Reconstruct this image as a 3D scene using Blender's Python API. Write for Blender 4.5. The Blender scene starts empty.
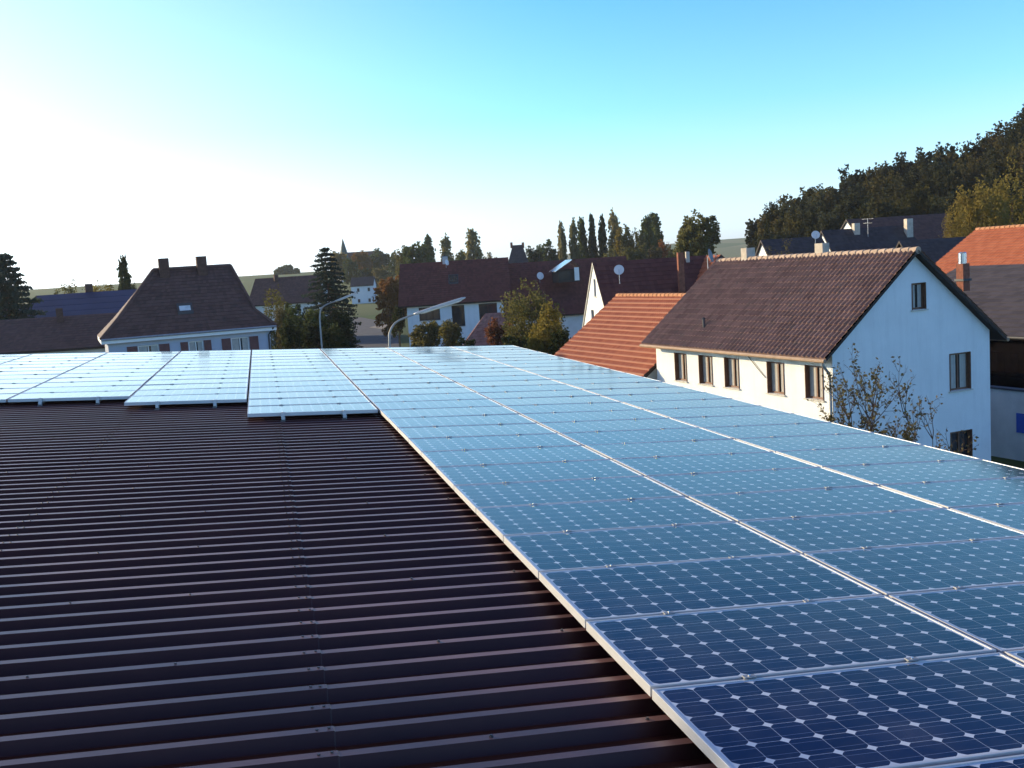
import bpy, bmesh, math, random
from mathutils import Vector, Matrix, Euler
R = math.radians
S = bpy.context.scene
COL = S.collection

# ------------------------------------------------------------------ camera
EYE = Vector((0, 0, 9.2))
F = 1023.4
RIGHT = Vector((0.96838218, -0.24087154, -0.0649373)); FWD = Vector((0.23264344, 0.96591193, -0.1135393)); UPC = Vector((0.09007209, 0.0948422, 0.99140909))
cam_d = bpy.data.cameras.new('camera'); cam = bpy.data.objects.new('camera', cam_d); COL.objects.link(cam)
cam_d.sensor_width = 36; cam_d.lens = F / 1024 * 36; cam_d.clip_start = 0.05; cam_d.clip_end = 12000
m = Matrix((RIGHT, UPC, -FWD)).transposed().to_4x4(); m.translation = EYE
cam.matrix_world = m
S.camera = cam

# ------------------------------------------------------------------ world and sun
SKYRAMP = ((0.0, (.90, 1.0, 1.02)), (1.0, (.13, .36, 1.5)), (.07, (.60, 1.0, 1.25)), (.14, (.37, .95, 1.50)), (.25, (.235, .84, 1.62)), (.36, (.10, .40, 1.45)), (.6, (.10, .35, 1.42)))
SIDE = (1.95, 1.42)
SUN_AZ = -45.0      # degrees from +Y towards +X
SUN_EL = 13.0
sd = Vector((math.sin(R(SUN_AZ)) * math.cos(R(SUN_EL)), math.cos(R(SUN_AZ)) * math.cos(R(SUN_EL)), math.sin(R(SUN_EL))))
w = bpy.data.worlds.new('World'); S.world = w; w.use_nodes = True
nt = w.node_tree; bg = nt.nodes['Background']
sky = nt.nodes.new('ShaderNodeTexSky'); sky.sky_type = 'NISHITA'; sky.sun_disc = False
sky.sun_elevation = R(SUN_EL); sky.sun_rotation = R(SUN_AZ)
sky.air_density = 1.0; sky.dust_density = 1.0; sky.ozone_density = 1.0; sky.altitude = 400
def wn(t, **k):
    q = nt.nodes.new(t)
    for a_, b_ in k.items(): setattr(q, a_, b_)
    return q
# hue of a clear, cold autumn sky by height; its brightness comes from the sky model, strengthened opposite the sun to fill the shaded gable
bw = wn('ShaderNodeRGBToBW'); nt.links.new(sky.outputs[0], bw.inputs[0])
tcw = wn('ShaderNodeTexCoord'); sepw = wn('ShaderNodeSeparateXYZ'); nt.links.new(tcw.outputs['Generated'], sepw.inputs[0])
hue = wn('ShaderNodeValToRGB'); nt.links.new(sepw.outputs[2], hue.inputs[0])
for e_, (p_, c_) in zip([hue.color_ramp.elements[0], hue.color_ramp.elements[1]] + [hue.color_ramp.elements.new(x) for x in (.07, .14, .25, .36, .6)],
        SKYRAMP): e_.position = p_; e_.color = (*c_, 1)
dotn = wn('ShaderNodeVectorMath', operation='DOT_PRODUCT'); dotn.inputs[1].default_value = sd; nt.links.new(tcw.outputs['Generated'], dotn.inputs[0])
side = wn('ShaderNodeMapRange', interpolation_type='SMOOTHSTEP'); side.inputs[1].default_value = -0.35; side.inputs[2].default_value = 0.45; side.inputs[3].default_value = SIDE[0]; side.inputs[4].default_value = SIDE[1]
nt.links.new(dotn.outputs['Value'], side.inputs[0])
mu = wn('ShaderNodeMath', operation='MULTIPLY'); nt.links.new(bw.outputs[0], mu.inputs[0]); nt.links.new(side.outputs[0], mu.inputs[1])
tint = wn('ShaderNodeMix', data_type='RGBA', blend_type='MULTIPLY'); tint.inputs[0].default_value = 1
wh = wn('ShaderNodeMapRange', interpolation_type='SMOOTHSTEP'); wh.inputs[1].default_value = 0.45; wh.inputs[2].default_value = 0.97; wh.inputs[3].default_value = 0; wh.inputs[4].default_value = 0.50
nt.links.new(dotn.outputs['Value'], wh.inputs[0])
hm = wn('ShaderNodeMix', data_type='RGBA'); nt.links.new(wh.outputs[0], hm.inputs[0]); nt.links.new(hue.outputs[0], hm.inputs[6]); hm.inputs[7].default_value = (1, 1, .97, 1)
nt.links.new(hm.outputs[2], tint.inputs[6]); nt.links.new(mu.outputs[0], tint.inputs[7]); nt.links.new(tint.outputs[2], bg.inputs[0])
bg.inputs[1].default_value = 0.12
sun_d = bpy.data.lights.new('sun', 'SUN'); sun_d.energy = 5.0; sun_d.angle = R(0.5); sun_d.color = (1.0, 0.79, 0.47)
sun = bpy.data.objects.new('sun', sun_d); COL.objects.link(sun)
sun.rotation_euler = sd.to_track_quat('Z', 'Y').to_euler(); sun.location = (-40, 30, 60)
S.view_settings.view_transform = 'Standard'; S.view_settings.look = 'None'
S.view_settings.exposure = 0.6; S.view_settings.gamma = 1
S.cycles.max_bounces = 6

# ------------------------------------------------------------------ placing helpers
def ray(x, y): return RIGHT * ((x - 512) / F) - UPC * ((y - 384) / F) + FWD
def at(x, y, d): return EYE + ray(x, y) * d
def atz(x, y, z):
    r = ray(x, y); return EYE + r * ((z - EYE.z) / r.z)
VY = R(-9.52)
VT = Vector((math.sin(VY), math.cos(VY), 0)); VL = Vector((math.cos(VY), -math.sin(VY), 0))
def vil(l, t, z=0): return VL * l + VT * t + Vector((0, 0, z))
def sst(a, b, x):
    t = min(1, max(0, (x - a) / (b - a))); return t * t * (3 - 2 * t)
def ground_z(x, y):
    r = math.hypot(x, y); az = math.degrees(math.atan2(x, y))
    z = 14.0 * sst(230, 620, r) * (1 - sst(8, 22, az)) * (1 if y > 0 else 0)
    d2 = ((x - 265) ** 2 + (y - 190) ** 2) / (125.0 ** 2)
    z += 46 * math.exp(-d2) * sst(75, 170, r) * sst(20, 34, az)
    z += 30 * sst(900, 1600, r) * sst(5, 25, az) * (1 if y > 0 else 0)
    return z

def tag(o, label=None, cat=None, group=None, kind=None):
    if label: o['label'] = label
    if cat: o['category'] = cat
    if group: o['group'] = group
    if kind: o['kind'] = kind
    return o
def thing(name, label, cat, loc=(0, 0, 0), rotz=0, group=None):
    o = bpy.data.objects.new(name, None); COL.objects.link(o); o.location = loc; o.rotation_euler = (0, 0, rotz)
    o.empty_display_size = 0.2
    return tag(o, label, cat, group)
def copy_tree(o, parent=None):
    c = o.copy(); COL.objects.link(c); c.parent = parent
    for ch in o.children: copy_tree(ch, c)
    return c

class MB:
    def __init__(s): s.v = []; s.f = []; s.uv = {}
    def quad(s, a, b, c, d, uv=None):
        i = len(s.v); s.v += [Vector(a), Vector(b), Vector(c), Vector(d)]
        if uv: s.uv[len(s.f)] = uv
        s.f.append((i, i + 1, i + 2, i + 3))
    def poly(s, pts, uv=None):
        i = len(s.v); s.v += [Vector(p) for p in pts]
        if uv: s.uv[len(s.f)] = uv
        s.f.append(tuple(range(i, i + len(pts))))
    def box(s, x0, x1, y0, y1, z0, z1, M=None):
        c = [Vector((x, y, z)) for z in (z0, z1) for y in (y0, y1) for x in (x0, x1)]
        if M: c = [M @ p for p in c]
        i = len(s.v); s.v += c
        for f in ((0, 2, 3, 1), (4, 5, 7, 6), (0, 1, 5, 4), (2, 6, 7, 3), (0, 4, 6, 2), (1, 3, 7, 5)): s.f.append(tuple(i + k for k in f))
    def tube(s, pts, r, n=8, caps=True):
        pts = [Vector(p) for p in pts]
        rs = r if isinstance(r, (list, tuple)) else [r] * len(pts)
        rings = []
        for k, p in enumerate(pts):
            d = (pts[min(k + 1, len(pts) - 1)] - pts[max(k - 1, 0)]).normalized()
            a = d.orthogonal().normalized() if k == 0 else (pa - d * pa.dot(d)).normalized()
            pa = a; b = d.cross(a); i = len(s.v)
            for j in range(n):
                t = 2 * math.pi * j / n; s.v.append(p + (a * math.cos(t) + b * math.sin(t)) * rs[k])
            rings.append(i)
        for k in range(len(rings) - 1):
            for j in range(n):
                s.f.append((rings[k] + j, rings[k] + (j + 1) % n, rings[k + 1] + (j + 1) % n, rings[k + 1] + j))
        if caps:
            s.f.append(tuple(rings[0] + j for j in reversed(range(n)))); s.f.append(tuple(rings[-1] + j for j in range(n)))
    def build(s, name, mat, parent=None, smooth=False, bevel=0):
        me = bpy.data.meshes.new(name); me.from_pydata([tuple(p) for p in s.v], [], s.f)
        if s.uv:
            ul = me.uv_layers.new(name='UVMap')
            for p in me.polygons:
                u = s.uv.get(p.index)
                if u:
                    for k, li in enumerate(p.loop_indices): ul.data[li].uv = u[k]
        if smooth:
            for p in me.polygons: p.use_smooth = True
        me.materials.append(mat)
        o = bpy.data.objects.new(name, me); COL.objects.link(o)
        if parent: o.parent = parent
        if bevel:
            md = o.modifiers.new('bevel', 'BEVEL'); md.width = bevel; md.segments = 2; md.limit_method = 'ANGLE'
        return o

# ------------------------------------------------------------------ materials
def mat(name, col, rough=0.7, metal=0, spec=0.5, var=0.0, scale=3.0, bump=0.0, bscale=20.0, col2=None, coords='Object', objrand=0.0):
    m = bpy.data.materials.new(name); m.use_nodes = True; n = m.node_tree; b = n.nodes['Principled BSDF']
    b.inputs['Base Color'].default_value = (*col, 1); b.inputs['Roughness'].default_value = rough
    b.inputs['Metallic'].default_value = metal; b.inputs['Specular IOR Level'].default_value = spec
    tc = n.nodes.new('ShaderNodeTexCoord')
    last = None
    if var or col2:
        nz = n.nodes.new('ShaderNodeTexNoise'); nz.inputs['Scale'].default_value = scale; nz.inputs['Detail'].default_value = 6; nz.inputs['Roughness'].default_value = 0.65
        n.links.new(tc.outputs[coords], nz.inputs['Vector'])
        cr = n.nodes.new('ShaderNodeValToRGB'); cr.color_ramp.elements[0].position = 0.3; cr.color_ramp.elements[1].position = 0.7
        c2 = col2 if col2 else tuple(min(1, c * (1 + var)) for c in col); c1 = col if col2 else tuple(c * (1 - var) for c in col)
        cr.color_ramp.elements[0].color = (*c1, 1); cr.color_ramp.elements[1].color = (*c2, 1)
        n.links.new(nz.outputs['Fac'], cr.inputs[0]); last = cr.outputs[0]
    if objrand and last:
        oi = n.nodes.new('ShaderNodeObjectInfo'); hs = n.nodes.new('ShaderNodeHueSaturation')
        mr = n.nodes.new('ShaderNodeMapRange'); mr.inputs[3].default_value = 1 - objrand; mr.inputs[4].default_value = 1 + objrand
        n.links.new(oi.outputs['Random'], mr.inputs[0]); n.links.new(mr.outputs[0], hs.inputs['Value'])
        mr2 = n.nodes.new('ShaderNodeMapRange'); mr2.inputs[3].default_value = 0.5 + 0.06 * objrand; mr2.inputs[4].default_value = 0.5 - 0.10 * objrand
        n.links.new(oi.outputs['Random'], mr2.inputs[0]); n.links.new(mr2.outputs[0], hs.inputs['Hue'])
        n.links.new(last, hs.inputs['Color']); last = hs.outputs[0]
    if last: n.links.new(last, b.inputs['Base Color'])
    if bump:
        nb = n.nodes.new('ShaderNodeTexNoise'); nb.inputs['Scale'].default_value = bscale; nb.inputs['Detail'].default_value = 5
        n.links.new(tc.outputs[coords], nb.inputs['Vector'])
        bm_ = n.nodes.new('ShaderNodeBump'); bm_.inputs['Strength'].default_value = bump; bm_.inputs['Distance'].default_value = 0.02
        n.links.new(nb.outputs['Fac'], bm_.inputs['Height']); n.links.new(bm_.outputs[0], b.inputs['Normal'])
    return m

def tile_mat(name, c1, c2, rough=0.75, moss=None, spec=0.3, lip=None):
    """clay tiles: every tile its own tone (UV counts tiles and courses), weathering blotches"""
    m = bpy.data.materials.new(name); m.use_nodes = True; n = m.node_tree; b = n.nodes['Principled BSDF']; L = n.links.new
    b.inputs['Roughness'].default_value = rough; b.inputs['Specular IOR Level'].default_value = spec
    uv = n.nodes.new('ShaderNodeUVMap'); fl = n.nodes.new('ShaderNodeVectorMath'); fl.operation = 'FLOOR'; L(uv.outputs[0], fl.inputs[0])
    wn = n.nodes.new('ShaderNodeTexWhiteNoise'); wn.noise_dimensions = '2D'; L(fl.outputs[0], wn.inputs['Vector'])
    tc = n.nodes.new('ShaderNodeTexCoord'); nz = n.nodes.new('ShaderNodeTexNoise'); nz.inputs['Scale'].default_value = 0.9; nz.inputs['Detail'].default_value = 7; nz.inputs['Roughness'].default_value = 0.7
    L(tc.outputs['Object'], nz.inputs['Vector'])
    ad = n.nodes.new('ShaderNodeMath'); ad.operation = 'MULTIPLY_ADD'; ad.inputs[1].default_value = 0.45; L(wn.outputs['Value'], ad.inputs[0]); L(nz.outputs['Fac'], ad.inputs[2])
    cr = n.nodes.new('ShaderNodeValToRGB'); cr.color_ramp.elements[0].position = 0.45; cr.color_ramp.elements[1].position = 0.95
    cr.color_ramp.elements[0].color = (*c1, 1); cr.color_ramp.elements[1].color = (*c2, 1); L(ad.outputs[0], cr.inputs[0])
    out = cr.outputs[0]
    if moss:
        n2 = n.nodes.new('ShaderNodeTexNoise'); n2.inputs['Scale'].default_value = 2.3; n2.inputs['Detail'].default_value = 8; n2.inputs['Roughness'].default_value = 0.75; L(tc.outputs['Object'], n2.inputs['Vector'])
        r2 = n.nodes.new('ShaderNodeValToRGB'); r2.color_ramp.elements[0].position = 0.52; r2.color_ramp.elements[1].position = 0.72; L(n2.outputs['Fac'], r2.inputs[0])
        mx = n.nodes.new('ShaderNodeMix'); mx.data_type = 'RGBA'; L(r2.outputs[0], mx.inputs[0]); L(out, mx.inputs[6]); mx.inputs[7].default_value = (*moss, 1); out = mx.outputs[2]
    if lip:
        sx_ = n.nodes.new('ShaderNodeSeparateXYZ'); L(uv.outputs[0], sx_.inputs[0]); fr = n.nodes.new('ShaderNodeMath'); fr.operation = 'FRACT'; L(sx_.outputs[1], fr.inputs[0])
        lt_ = n.nodes.new('ShaderNodeMapRange'); lt_.inputs[1].default_value = .34; lt_.inputs[2].default_value = .26; L(fr.outputs[0], lt_.inputs[0])
        ml = n.nodes.new('ShaderNodeMix'); ml.data_type = 'RGBA'; L(lt_.outputs[0], ml.inputs[0]); L(out, ml.inputs[6]); ml.inputs[7].default_value = (*lip, 1); out = ml.outputs[2]
    L(out, b.inputs['Base Color'])
    nb = n.nodes.new('ShaderNodeTexNoise'); nb.inputs['Scale'].default_value = 25; L(tc.outputs['Object'], nb.inputs['Vector'])
    bp = n.nodes.new('ShaderNodeBump'); bp.inputs['Strength'].default_value = 0.35; bp.inputs['Distance'].default_value = 0.02; L(nb.outputs['Fac'], bp.inputs['Height']); L(bp.outputs[0], b.inputs['Normal'])
    return m

def leaf_mat(name, c1, c2, objrand=0.2, scale=0.7):
    m = mat(name, c1, 0.8, 0, 0.08, col2=c2, scale=scale, objrand=objrand)
    n = m.node_tree; b = n.nodes['Principled BSDF']
    tr = n.nodes.new('ShaderNodeBsdfTranslucent'); mx = n.nodes.new('ShaderNodeMixShader'); mx.inputs[0].default_value = 0.45
    src = b.inputs['Base Color'].links[0].from_socket
    n.links.new(src, tr.inputs[0]); n.links.new(b.outputs[0], mx.inputs[1]); n.links.new(tr.outputs[0], mx.inputs[2])
    n.links.new(mx.outputs[0], n.nodes['Material Output'].inputs[0])
    return m

M = {}
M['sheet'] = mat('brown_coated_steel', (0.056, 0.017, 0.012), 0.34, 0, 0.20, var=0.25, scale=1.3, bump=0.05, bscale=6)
M['crown'] = mat('sun_faded_rib_crown', (0.17, 0.088, 0.078), 0.38, 0, 0.25, var=0.25, scale=0.9, bump=0.05, bscale=6)  # lighter, pinker rib tops: sunlight painted into the colour
M['alu'] = mat('anodised_aluminium', (0.54, 0.545, 0.55), 0.40, 0.35, 0.5, var=0.05, scale=5)
M['clamp'] = mat('dull_clamp_metal', (0.30, 0.31, 0.32), 0.5, 0.5, var=0.1, scale=5)
M['zinc'] = mat('zinc', (0.33, 0.35, 0.37), 0.45, 0.6, var=0.15, scale=4)
M['screw'] = mat('dark_screw_head', (0.10, 0.085, 0.08), 0.4, 0.5, var=0.2, scale=9)
M['copper'] = mat('browned_gutter_metal', (0.30, 0.20, 0.13), 0.5, 0.2, var=0.2, scale=4)
M['plaster'] = mat('white_render', (0.78, 0.78, 0.76), 0.85, 0, 0.2, var=0.05, scale=0.9, bump=0.25, bscale=30)
def streaks(m, k=.16):
    n = m.node_tree; b = n.nodes['Principled BSDF']; src = b.inputs['Base Color'].links[0].from_socket
    tc = n.nodes.new('ShaderNodeTexCoord'); mp = n.nodes.new('ShaderNodeMapping'); mp.inputs['Scale'].default_value = (2.6, 2.6, .22); nz = n.nodes.new('ShaderNodeTexNoise'); nz.inputs['Scale'].default_value = 1.4; nz.inputs['Detail'].default_value = 7; nz.inputs['Roughness'].default_value = .7
    n.links.new(tc.outputs['Object'], mp.inputs[0]); n.links.new(mp.outputs[0], nz.inputs['Vector'])
    mr = n.nodes.new('ShaderNodeMapRange'); mr.inputs[1].default_value = .48; mr.inputs[2].default_value = .78; mr.inputs[3].default_value = 0; mr.inputs[4].default_value = k; n.links.new(nz.outputs['Fac'], mr.inputs[0])
    mx = n.nodes.new('ShaderNodeMix'); mx.data_type = 'RGBA'; n.links.new(mr.outputs[0], mx.inputs[0]); n.links.new(src, mx.inputs[6]); mx.inputs[7].default_value = (.30, .29, .27, 1); n.links.new(mx.outputs[2], b.inputs['Base Color'])
streaks(M['plaster'])
M['plaster_old'] = mat('aged_white_render', (0.66, 0.65, 0.60), 0.9, 0, 0.2, var=0.12, scale=0.8, bump=0.3, bscale=20)
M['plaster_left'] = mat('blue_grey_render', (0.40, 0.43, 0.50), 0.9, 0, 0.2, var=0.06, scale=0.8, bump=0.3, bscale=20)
M['plaster_grey'] = mat('grey_render', (0.40, 0.41, 0.42), 0.9, 0, 0.2, var=0.12, scale=0.8, bump=0.3, bscale=20)
M['hallwall'] = mat('hall_cladding', (0.30, 0.31, 0.30), 0.6, 0, 0.3, var=0.1, scale=1)
M['wood'] = mat('brown_window_wood', (0.16, 0.075, 0.042), 0.55, 0, 0.4, var=0.25, scale=6)
M['darkwood'] = mat('dark_wood', (0.03, 0.02, 0.017), 0.7, 0, 0.3, var=0.3, scale=4)
M['blackwood'] = mat('black_stained_boards', (0.006, 0.005, 0.006), 1.0, 0, 0.0, var=0.3, scale=4)  # dark boards taken near black: shadow on this front put into the colour
M['whitewood'] = mat('white_painted_wood', (0.75, 0.75, 0.72), 0.5, 0, 0.4, var=0.04, scale=4)
M['redshutter'] = mat('dark_red_shutter_paint', (0.11, 0.035, 0.035), 0.55, 0, 0.4, var=0.2, scale=4)
M['curtain'] = mat('pale_curtain', (0.42, 0.40, 0.36), 0.9, 0, 0.1, var=0.12, scale=5)
M['stone'] = mat('sill_stone', (0.55, 0.52, 0.45), 0.8, 0, 0.3, var=0.1, scale=6)
M['brick'] = mat('chimney_render', (0.48, 0.42, 0.34), 0.9, 0, 0.2, var=0.2, scale=3, bump=0.4, bscale=18)
M['brickdark'] = mat('sooty_brick', (0.10, 0.055, 0.042), 0.9, 0, 0.2, var=0.3, scale=6, bump=0.4, bscale=18)
M['brickred'] = mat('red_chimney_brick', (0.24, 0.09, 0.055), 0.9, 0, 0.2, var=0.3, scale=6, bump=0.4, bscale=18)
M['steel'] = mat('stainless_flue', (0.75, 0.76, 0.77), 0.22, 0.9, 0.5, var=0.04, scale=3)
M['dish'] = mat('light_grey_dish', (0.62, 0.63, 0.64), 0.5, 0, 0.4, var=0.05, scale=3)
M['dishgrey'] = mat('grey_dish', (0.16, 0.18, 0.20), 0.5, 0, 0.4, var=0.08, scale=3)
M['bark'] = mat('bark', (0.085, 0.06, 0.042), 0.95, 0, 0.1, var=0.35, scale=6, bump=0.6, bscale=12)
M['twig'] = mat('grey_brown_twig', (0.10, 0.065, 0.045), 0.9, 0, 0.1, var=0.3, scale=8)
M['asphalt'] = mat('asphalt', (0.085, 0.085, 0.09), 0.9, 0, 0.2, var=0.25, scale=0.6, bump=0.2, bscale=30)
M['pale_path'] = mat('pale_gravel', (0.28, 0.24, 0.19), 0.95, 0, 0.1, var=0.2, scale=1.5, bump=0.3, bscale=30)  # pale tone with the sunlight on the ground painted in
M['kerb'] = mat('kerb_stone', (0.32, 0.31, 0.29), 0.9, 0, 0.2, var=0.15, scale=2)
M['lawn'] = mat('mown_lawn', (0.045, 0.085, 0.022), 0.95, 0, 0.1, col2=(0.075, 0.12, 0.035), scale=0.5, bump=0.5, bscale=25)
M['polemetal'] = mat('galvanised_pole', (0.30, 0.31, 0.31), 0.6, 0.3, var=0.1, scale=5)
M['lampshell'] = mat('pale_lamp_shell', (0.50, 0.51, 0.51), 0.4, 0.1, var=0.04, scale=5)
M['opal'] = mat('opal_lamp_cover', (0.72, 0.72, 0.70), 0.25, 0, 0.5, var=0.03, scale=5)
M['bluesign'] = mat('blue_sign_paint', (0.03, 0.10, 0.45), 0.5, 0, 0.4, var=0.08, scale=6)
M['lead'] = mat('dark_flashing', (0.06, 0.062, 0.066), 0.6, 0.3, var=0.2, scale=4)
M['copperspire'] = mat('verdigris_spire', (0.045, 0.085, 0.075), 0.7, 0, 0.3, var=0.2, scale=0.6)
M['pvroof'] = mat('dark_blue_panel_field', (0.012, 0.030, 0.085), 0.5, 0, 0.25, var=0.15, scale=0.5)
M['t_brown'] = tile_mat('weathered_brown_tile', (0.20, 0.115, 0.088), (0.30, 0.18, 0.138), moss=(0.17, 0.13, 0.10))
M['t_orange'] = tile_mat('orange_clay_tile', (0.30, 0.078, 0.042), (0.40, 0.12, 0.06), lip=(0.56, 0.26, 0.15))
M['t_orange2'] = tile_mat('bright_orange_clay_tile', (0.36, 0.10, 0.042), (0.46, 0.15, 0.07))
M['t_faded'] = tile_mat('faded_pink_tile', (0.20, 0.085, 0.065), (0.36, 0.18, 0.14), moss=(0.09, 0.075, 0.045))
M['t_red'] = tile_mat('dark_red_tile', (0.085, 0.026, 0.022), (0.13, 0.042, 0.034))
M['t_plum'] = tile_mat('old_plum_tile', (0.070, 0.036, 0.032), (0.115, 0.062, 0.052), moss=(0.05, 0.038, 0.034))
M['t_dark'] = tile_mat('charcoal_tile', (0.030, 0.026, 0.030), (0.05, 0.044, 0.05))
M['t_slate'] = tile_mat('grey_fibre_slate', (0.045, 0.038, 0.042), (0.075, 0.064, 0.07))
M['ridge_pale'] = mat('sunbleached_ridge_tile', (0.42, 0.31, 0.23), 0.85, 0, 0.2, var=0.25, scale=5)
M['ridge_orange'] = mat('orange_ridge_tile', (0.46, 0.22, 0.11), 0.85, 0, 0.2, var=0.25, scale=5)

def glass_mat(name, col=(0.02, 0.025, 0.03), rough=0.06):
    return mat(name, col, rough, 0, 0.6, var=0.2, scale=2)
M['glass'] = glass_mat('window_glass')
M['skyglass'] = glass_mat('roof_window_glass', (0.55, 0.60, 0.62), 0.1)  # pale base colour stands in for sky mirrored in the pane

def cell_mat():
    m = bpy.data.materials.new('mono_cells_under_glass'); m.use_nodes = True; n = m.node_tree; b = n.nodes['Principled BSDF']; L = n.links.new
    def math_(op, a, c=None):
        q = n.nodes.new('ShaderNodeMath'); q.operation = op
        for i, x in enumerate((a, c)):
            if x is None: continue
            if isinstance(x, (int, float)): q.inputs[i].default_value = x
            else: L(x, q.inputs[i])
        return q.outputs[0]
    uv = n.nodes.new('ShaderNodeUVMap'); sp = n.nodes.new('ShaderNodeSeparateXYZ'); L(uv.outputs[0], sp.inputs[0])
    P = 0.1275
    def loc(o, cnt):
        idx = math_('DIVIDE', o, P); fr = math_('SUBTRACT', math_('FRACT', idx), 0.5)
        inside = math_('MULTIPLY', math_('GREATER_THAN', idx, 0.0), math_('LESS_THAN', idx, float(cnt)))
        return math_('MULTIPLY', fr, P), inside, math_('FLOOR', idx)
    x, ix, fx = loc(sp.outputs[0], 12); y, iy, fy = loc(sp.outputs[1], 6)
    ax = math_('ABSOLUTE', x); ay = math_('ABSOLUTE', y)
    sq = math_('LESS_THAN', math_('MAXIMUM', ax, ay), 0.0630)
    r = math_('SQRT', math_('ADD', math_('MULTIPLY', x, x), math_('MULTIPLY', y, y)))
    ci = math_('LESS_THAN', r, 0.0755)
    cell = math_('MULTIPLY', math_('MULTIPLY', sq, ci), math_('MULTIPLY', ix, iy))
    bus = math_('LESS_THAN', math_('ABSOLUTE', math_('SUBTRACT', ay, 0.031)), 0.0009)
    cmb = n.nodes.new('ShaderNodeCombineXYZ'); L(fx, cmb.inputs[0]); L(fy, cmb.inputs[1])
    oi = n.nodes.new('ShaderNodeObjectInfo'); L(oi.outputs['Random'], cmb.inputs[2])
    wn = n.nodes.new('ShaderNodeTexWhiteNoise'); L(cmb.outputs[0], wn.inputs['Vector'])
    cc = n.nodes.new('ShaderNodeMix'); cc.data_type = 'RGBA'; cc.inputs[6].default_value = (0.0035, 0.006, 0.024, 1); cc.inputs[7].default_value = (0.006, 0.010, 0.036, 1); L(wn.outputs['Value'], cc.inputs[0])
    mb_ = n.nodes.new('ShaderNodeMix'); mb_.data_type = 'RGBA'; L(bus, mb_.inputs[0]); L(cc.outputs[2], mb_.inputs[6]); mb_.inputs[7].default_value = (0.16, 0.19, 0.26, 1)
    mx = n.nodes.new('ShaderNodeMix'); mx.data_type = 'RGBA'; L(cell, mx.inputs[0]); mx.inputs[6].default_value = (0.55, 0.60, 0.66, 1); L(mb_.outputs[2], mx.inputs[7])
    tcd = n.nodes.new('ShaderNodeTexCoord'); nd = n.nodes.new('ShaderNodeTexNoise'); nd.noise_dimensions = '4D'; nd.inputs['Scale'].default_value = 2.6; nd.inputs['Detail'].default_value = 9; nd.inputs['Roughness'].default_value = .7
    L(tcd.outputs['Object'], nd.inputs['Vector']); L(math_('MULTIPLY', oi.outputs['Random'], 40.0), nd.inputs['W'])
    dr = n.nodes.new('ShaderNodeMapRange'); dr.inputs[1].default_value = .45; dr.inputs[2].default_value = .8; dr.inputs[3].default_value = 0.0; dr.inputs[4].default_value = .15; L(nd.outputs['Fac'], dr.inputs[0])
    dm = n.nodes.new('ShaderNodeMix'); dm.data_type = 'RGBA'; L(dr.outputs[0], dm.inputs[0]); L(mx.outputs[2], dm.inputs[6]); dm.inputs[7].default_value = (.30, .27, .22, 1)
    L(dm.outputs[2], b.inputs['Base Color'])
    tc = n.nodes.new('ShaderNodeTexCoord'); nz = n.nodes.new('ShaderNodeTexNoise'); nz.inputs['Scale'].default_value = 1.7; nz.inputs['Detail'].default_value = 6; L(tc.outputs['Object'], nz.inputs['Vector'])
    mr = n.nodes.new('ShaderNodeMapRange'); mr.inputs[3].default_value = 0.05; mr.inputs[4].default_value = 0.11; L(nz.outputs['Fac'], mr.inputs[0]); L(mr.outputs[0], b.inputs['Roughness'])
    b.inputs['IOR'].default_value = 1.31
    return m
M['cells'] = cell_mat()

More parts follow.
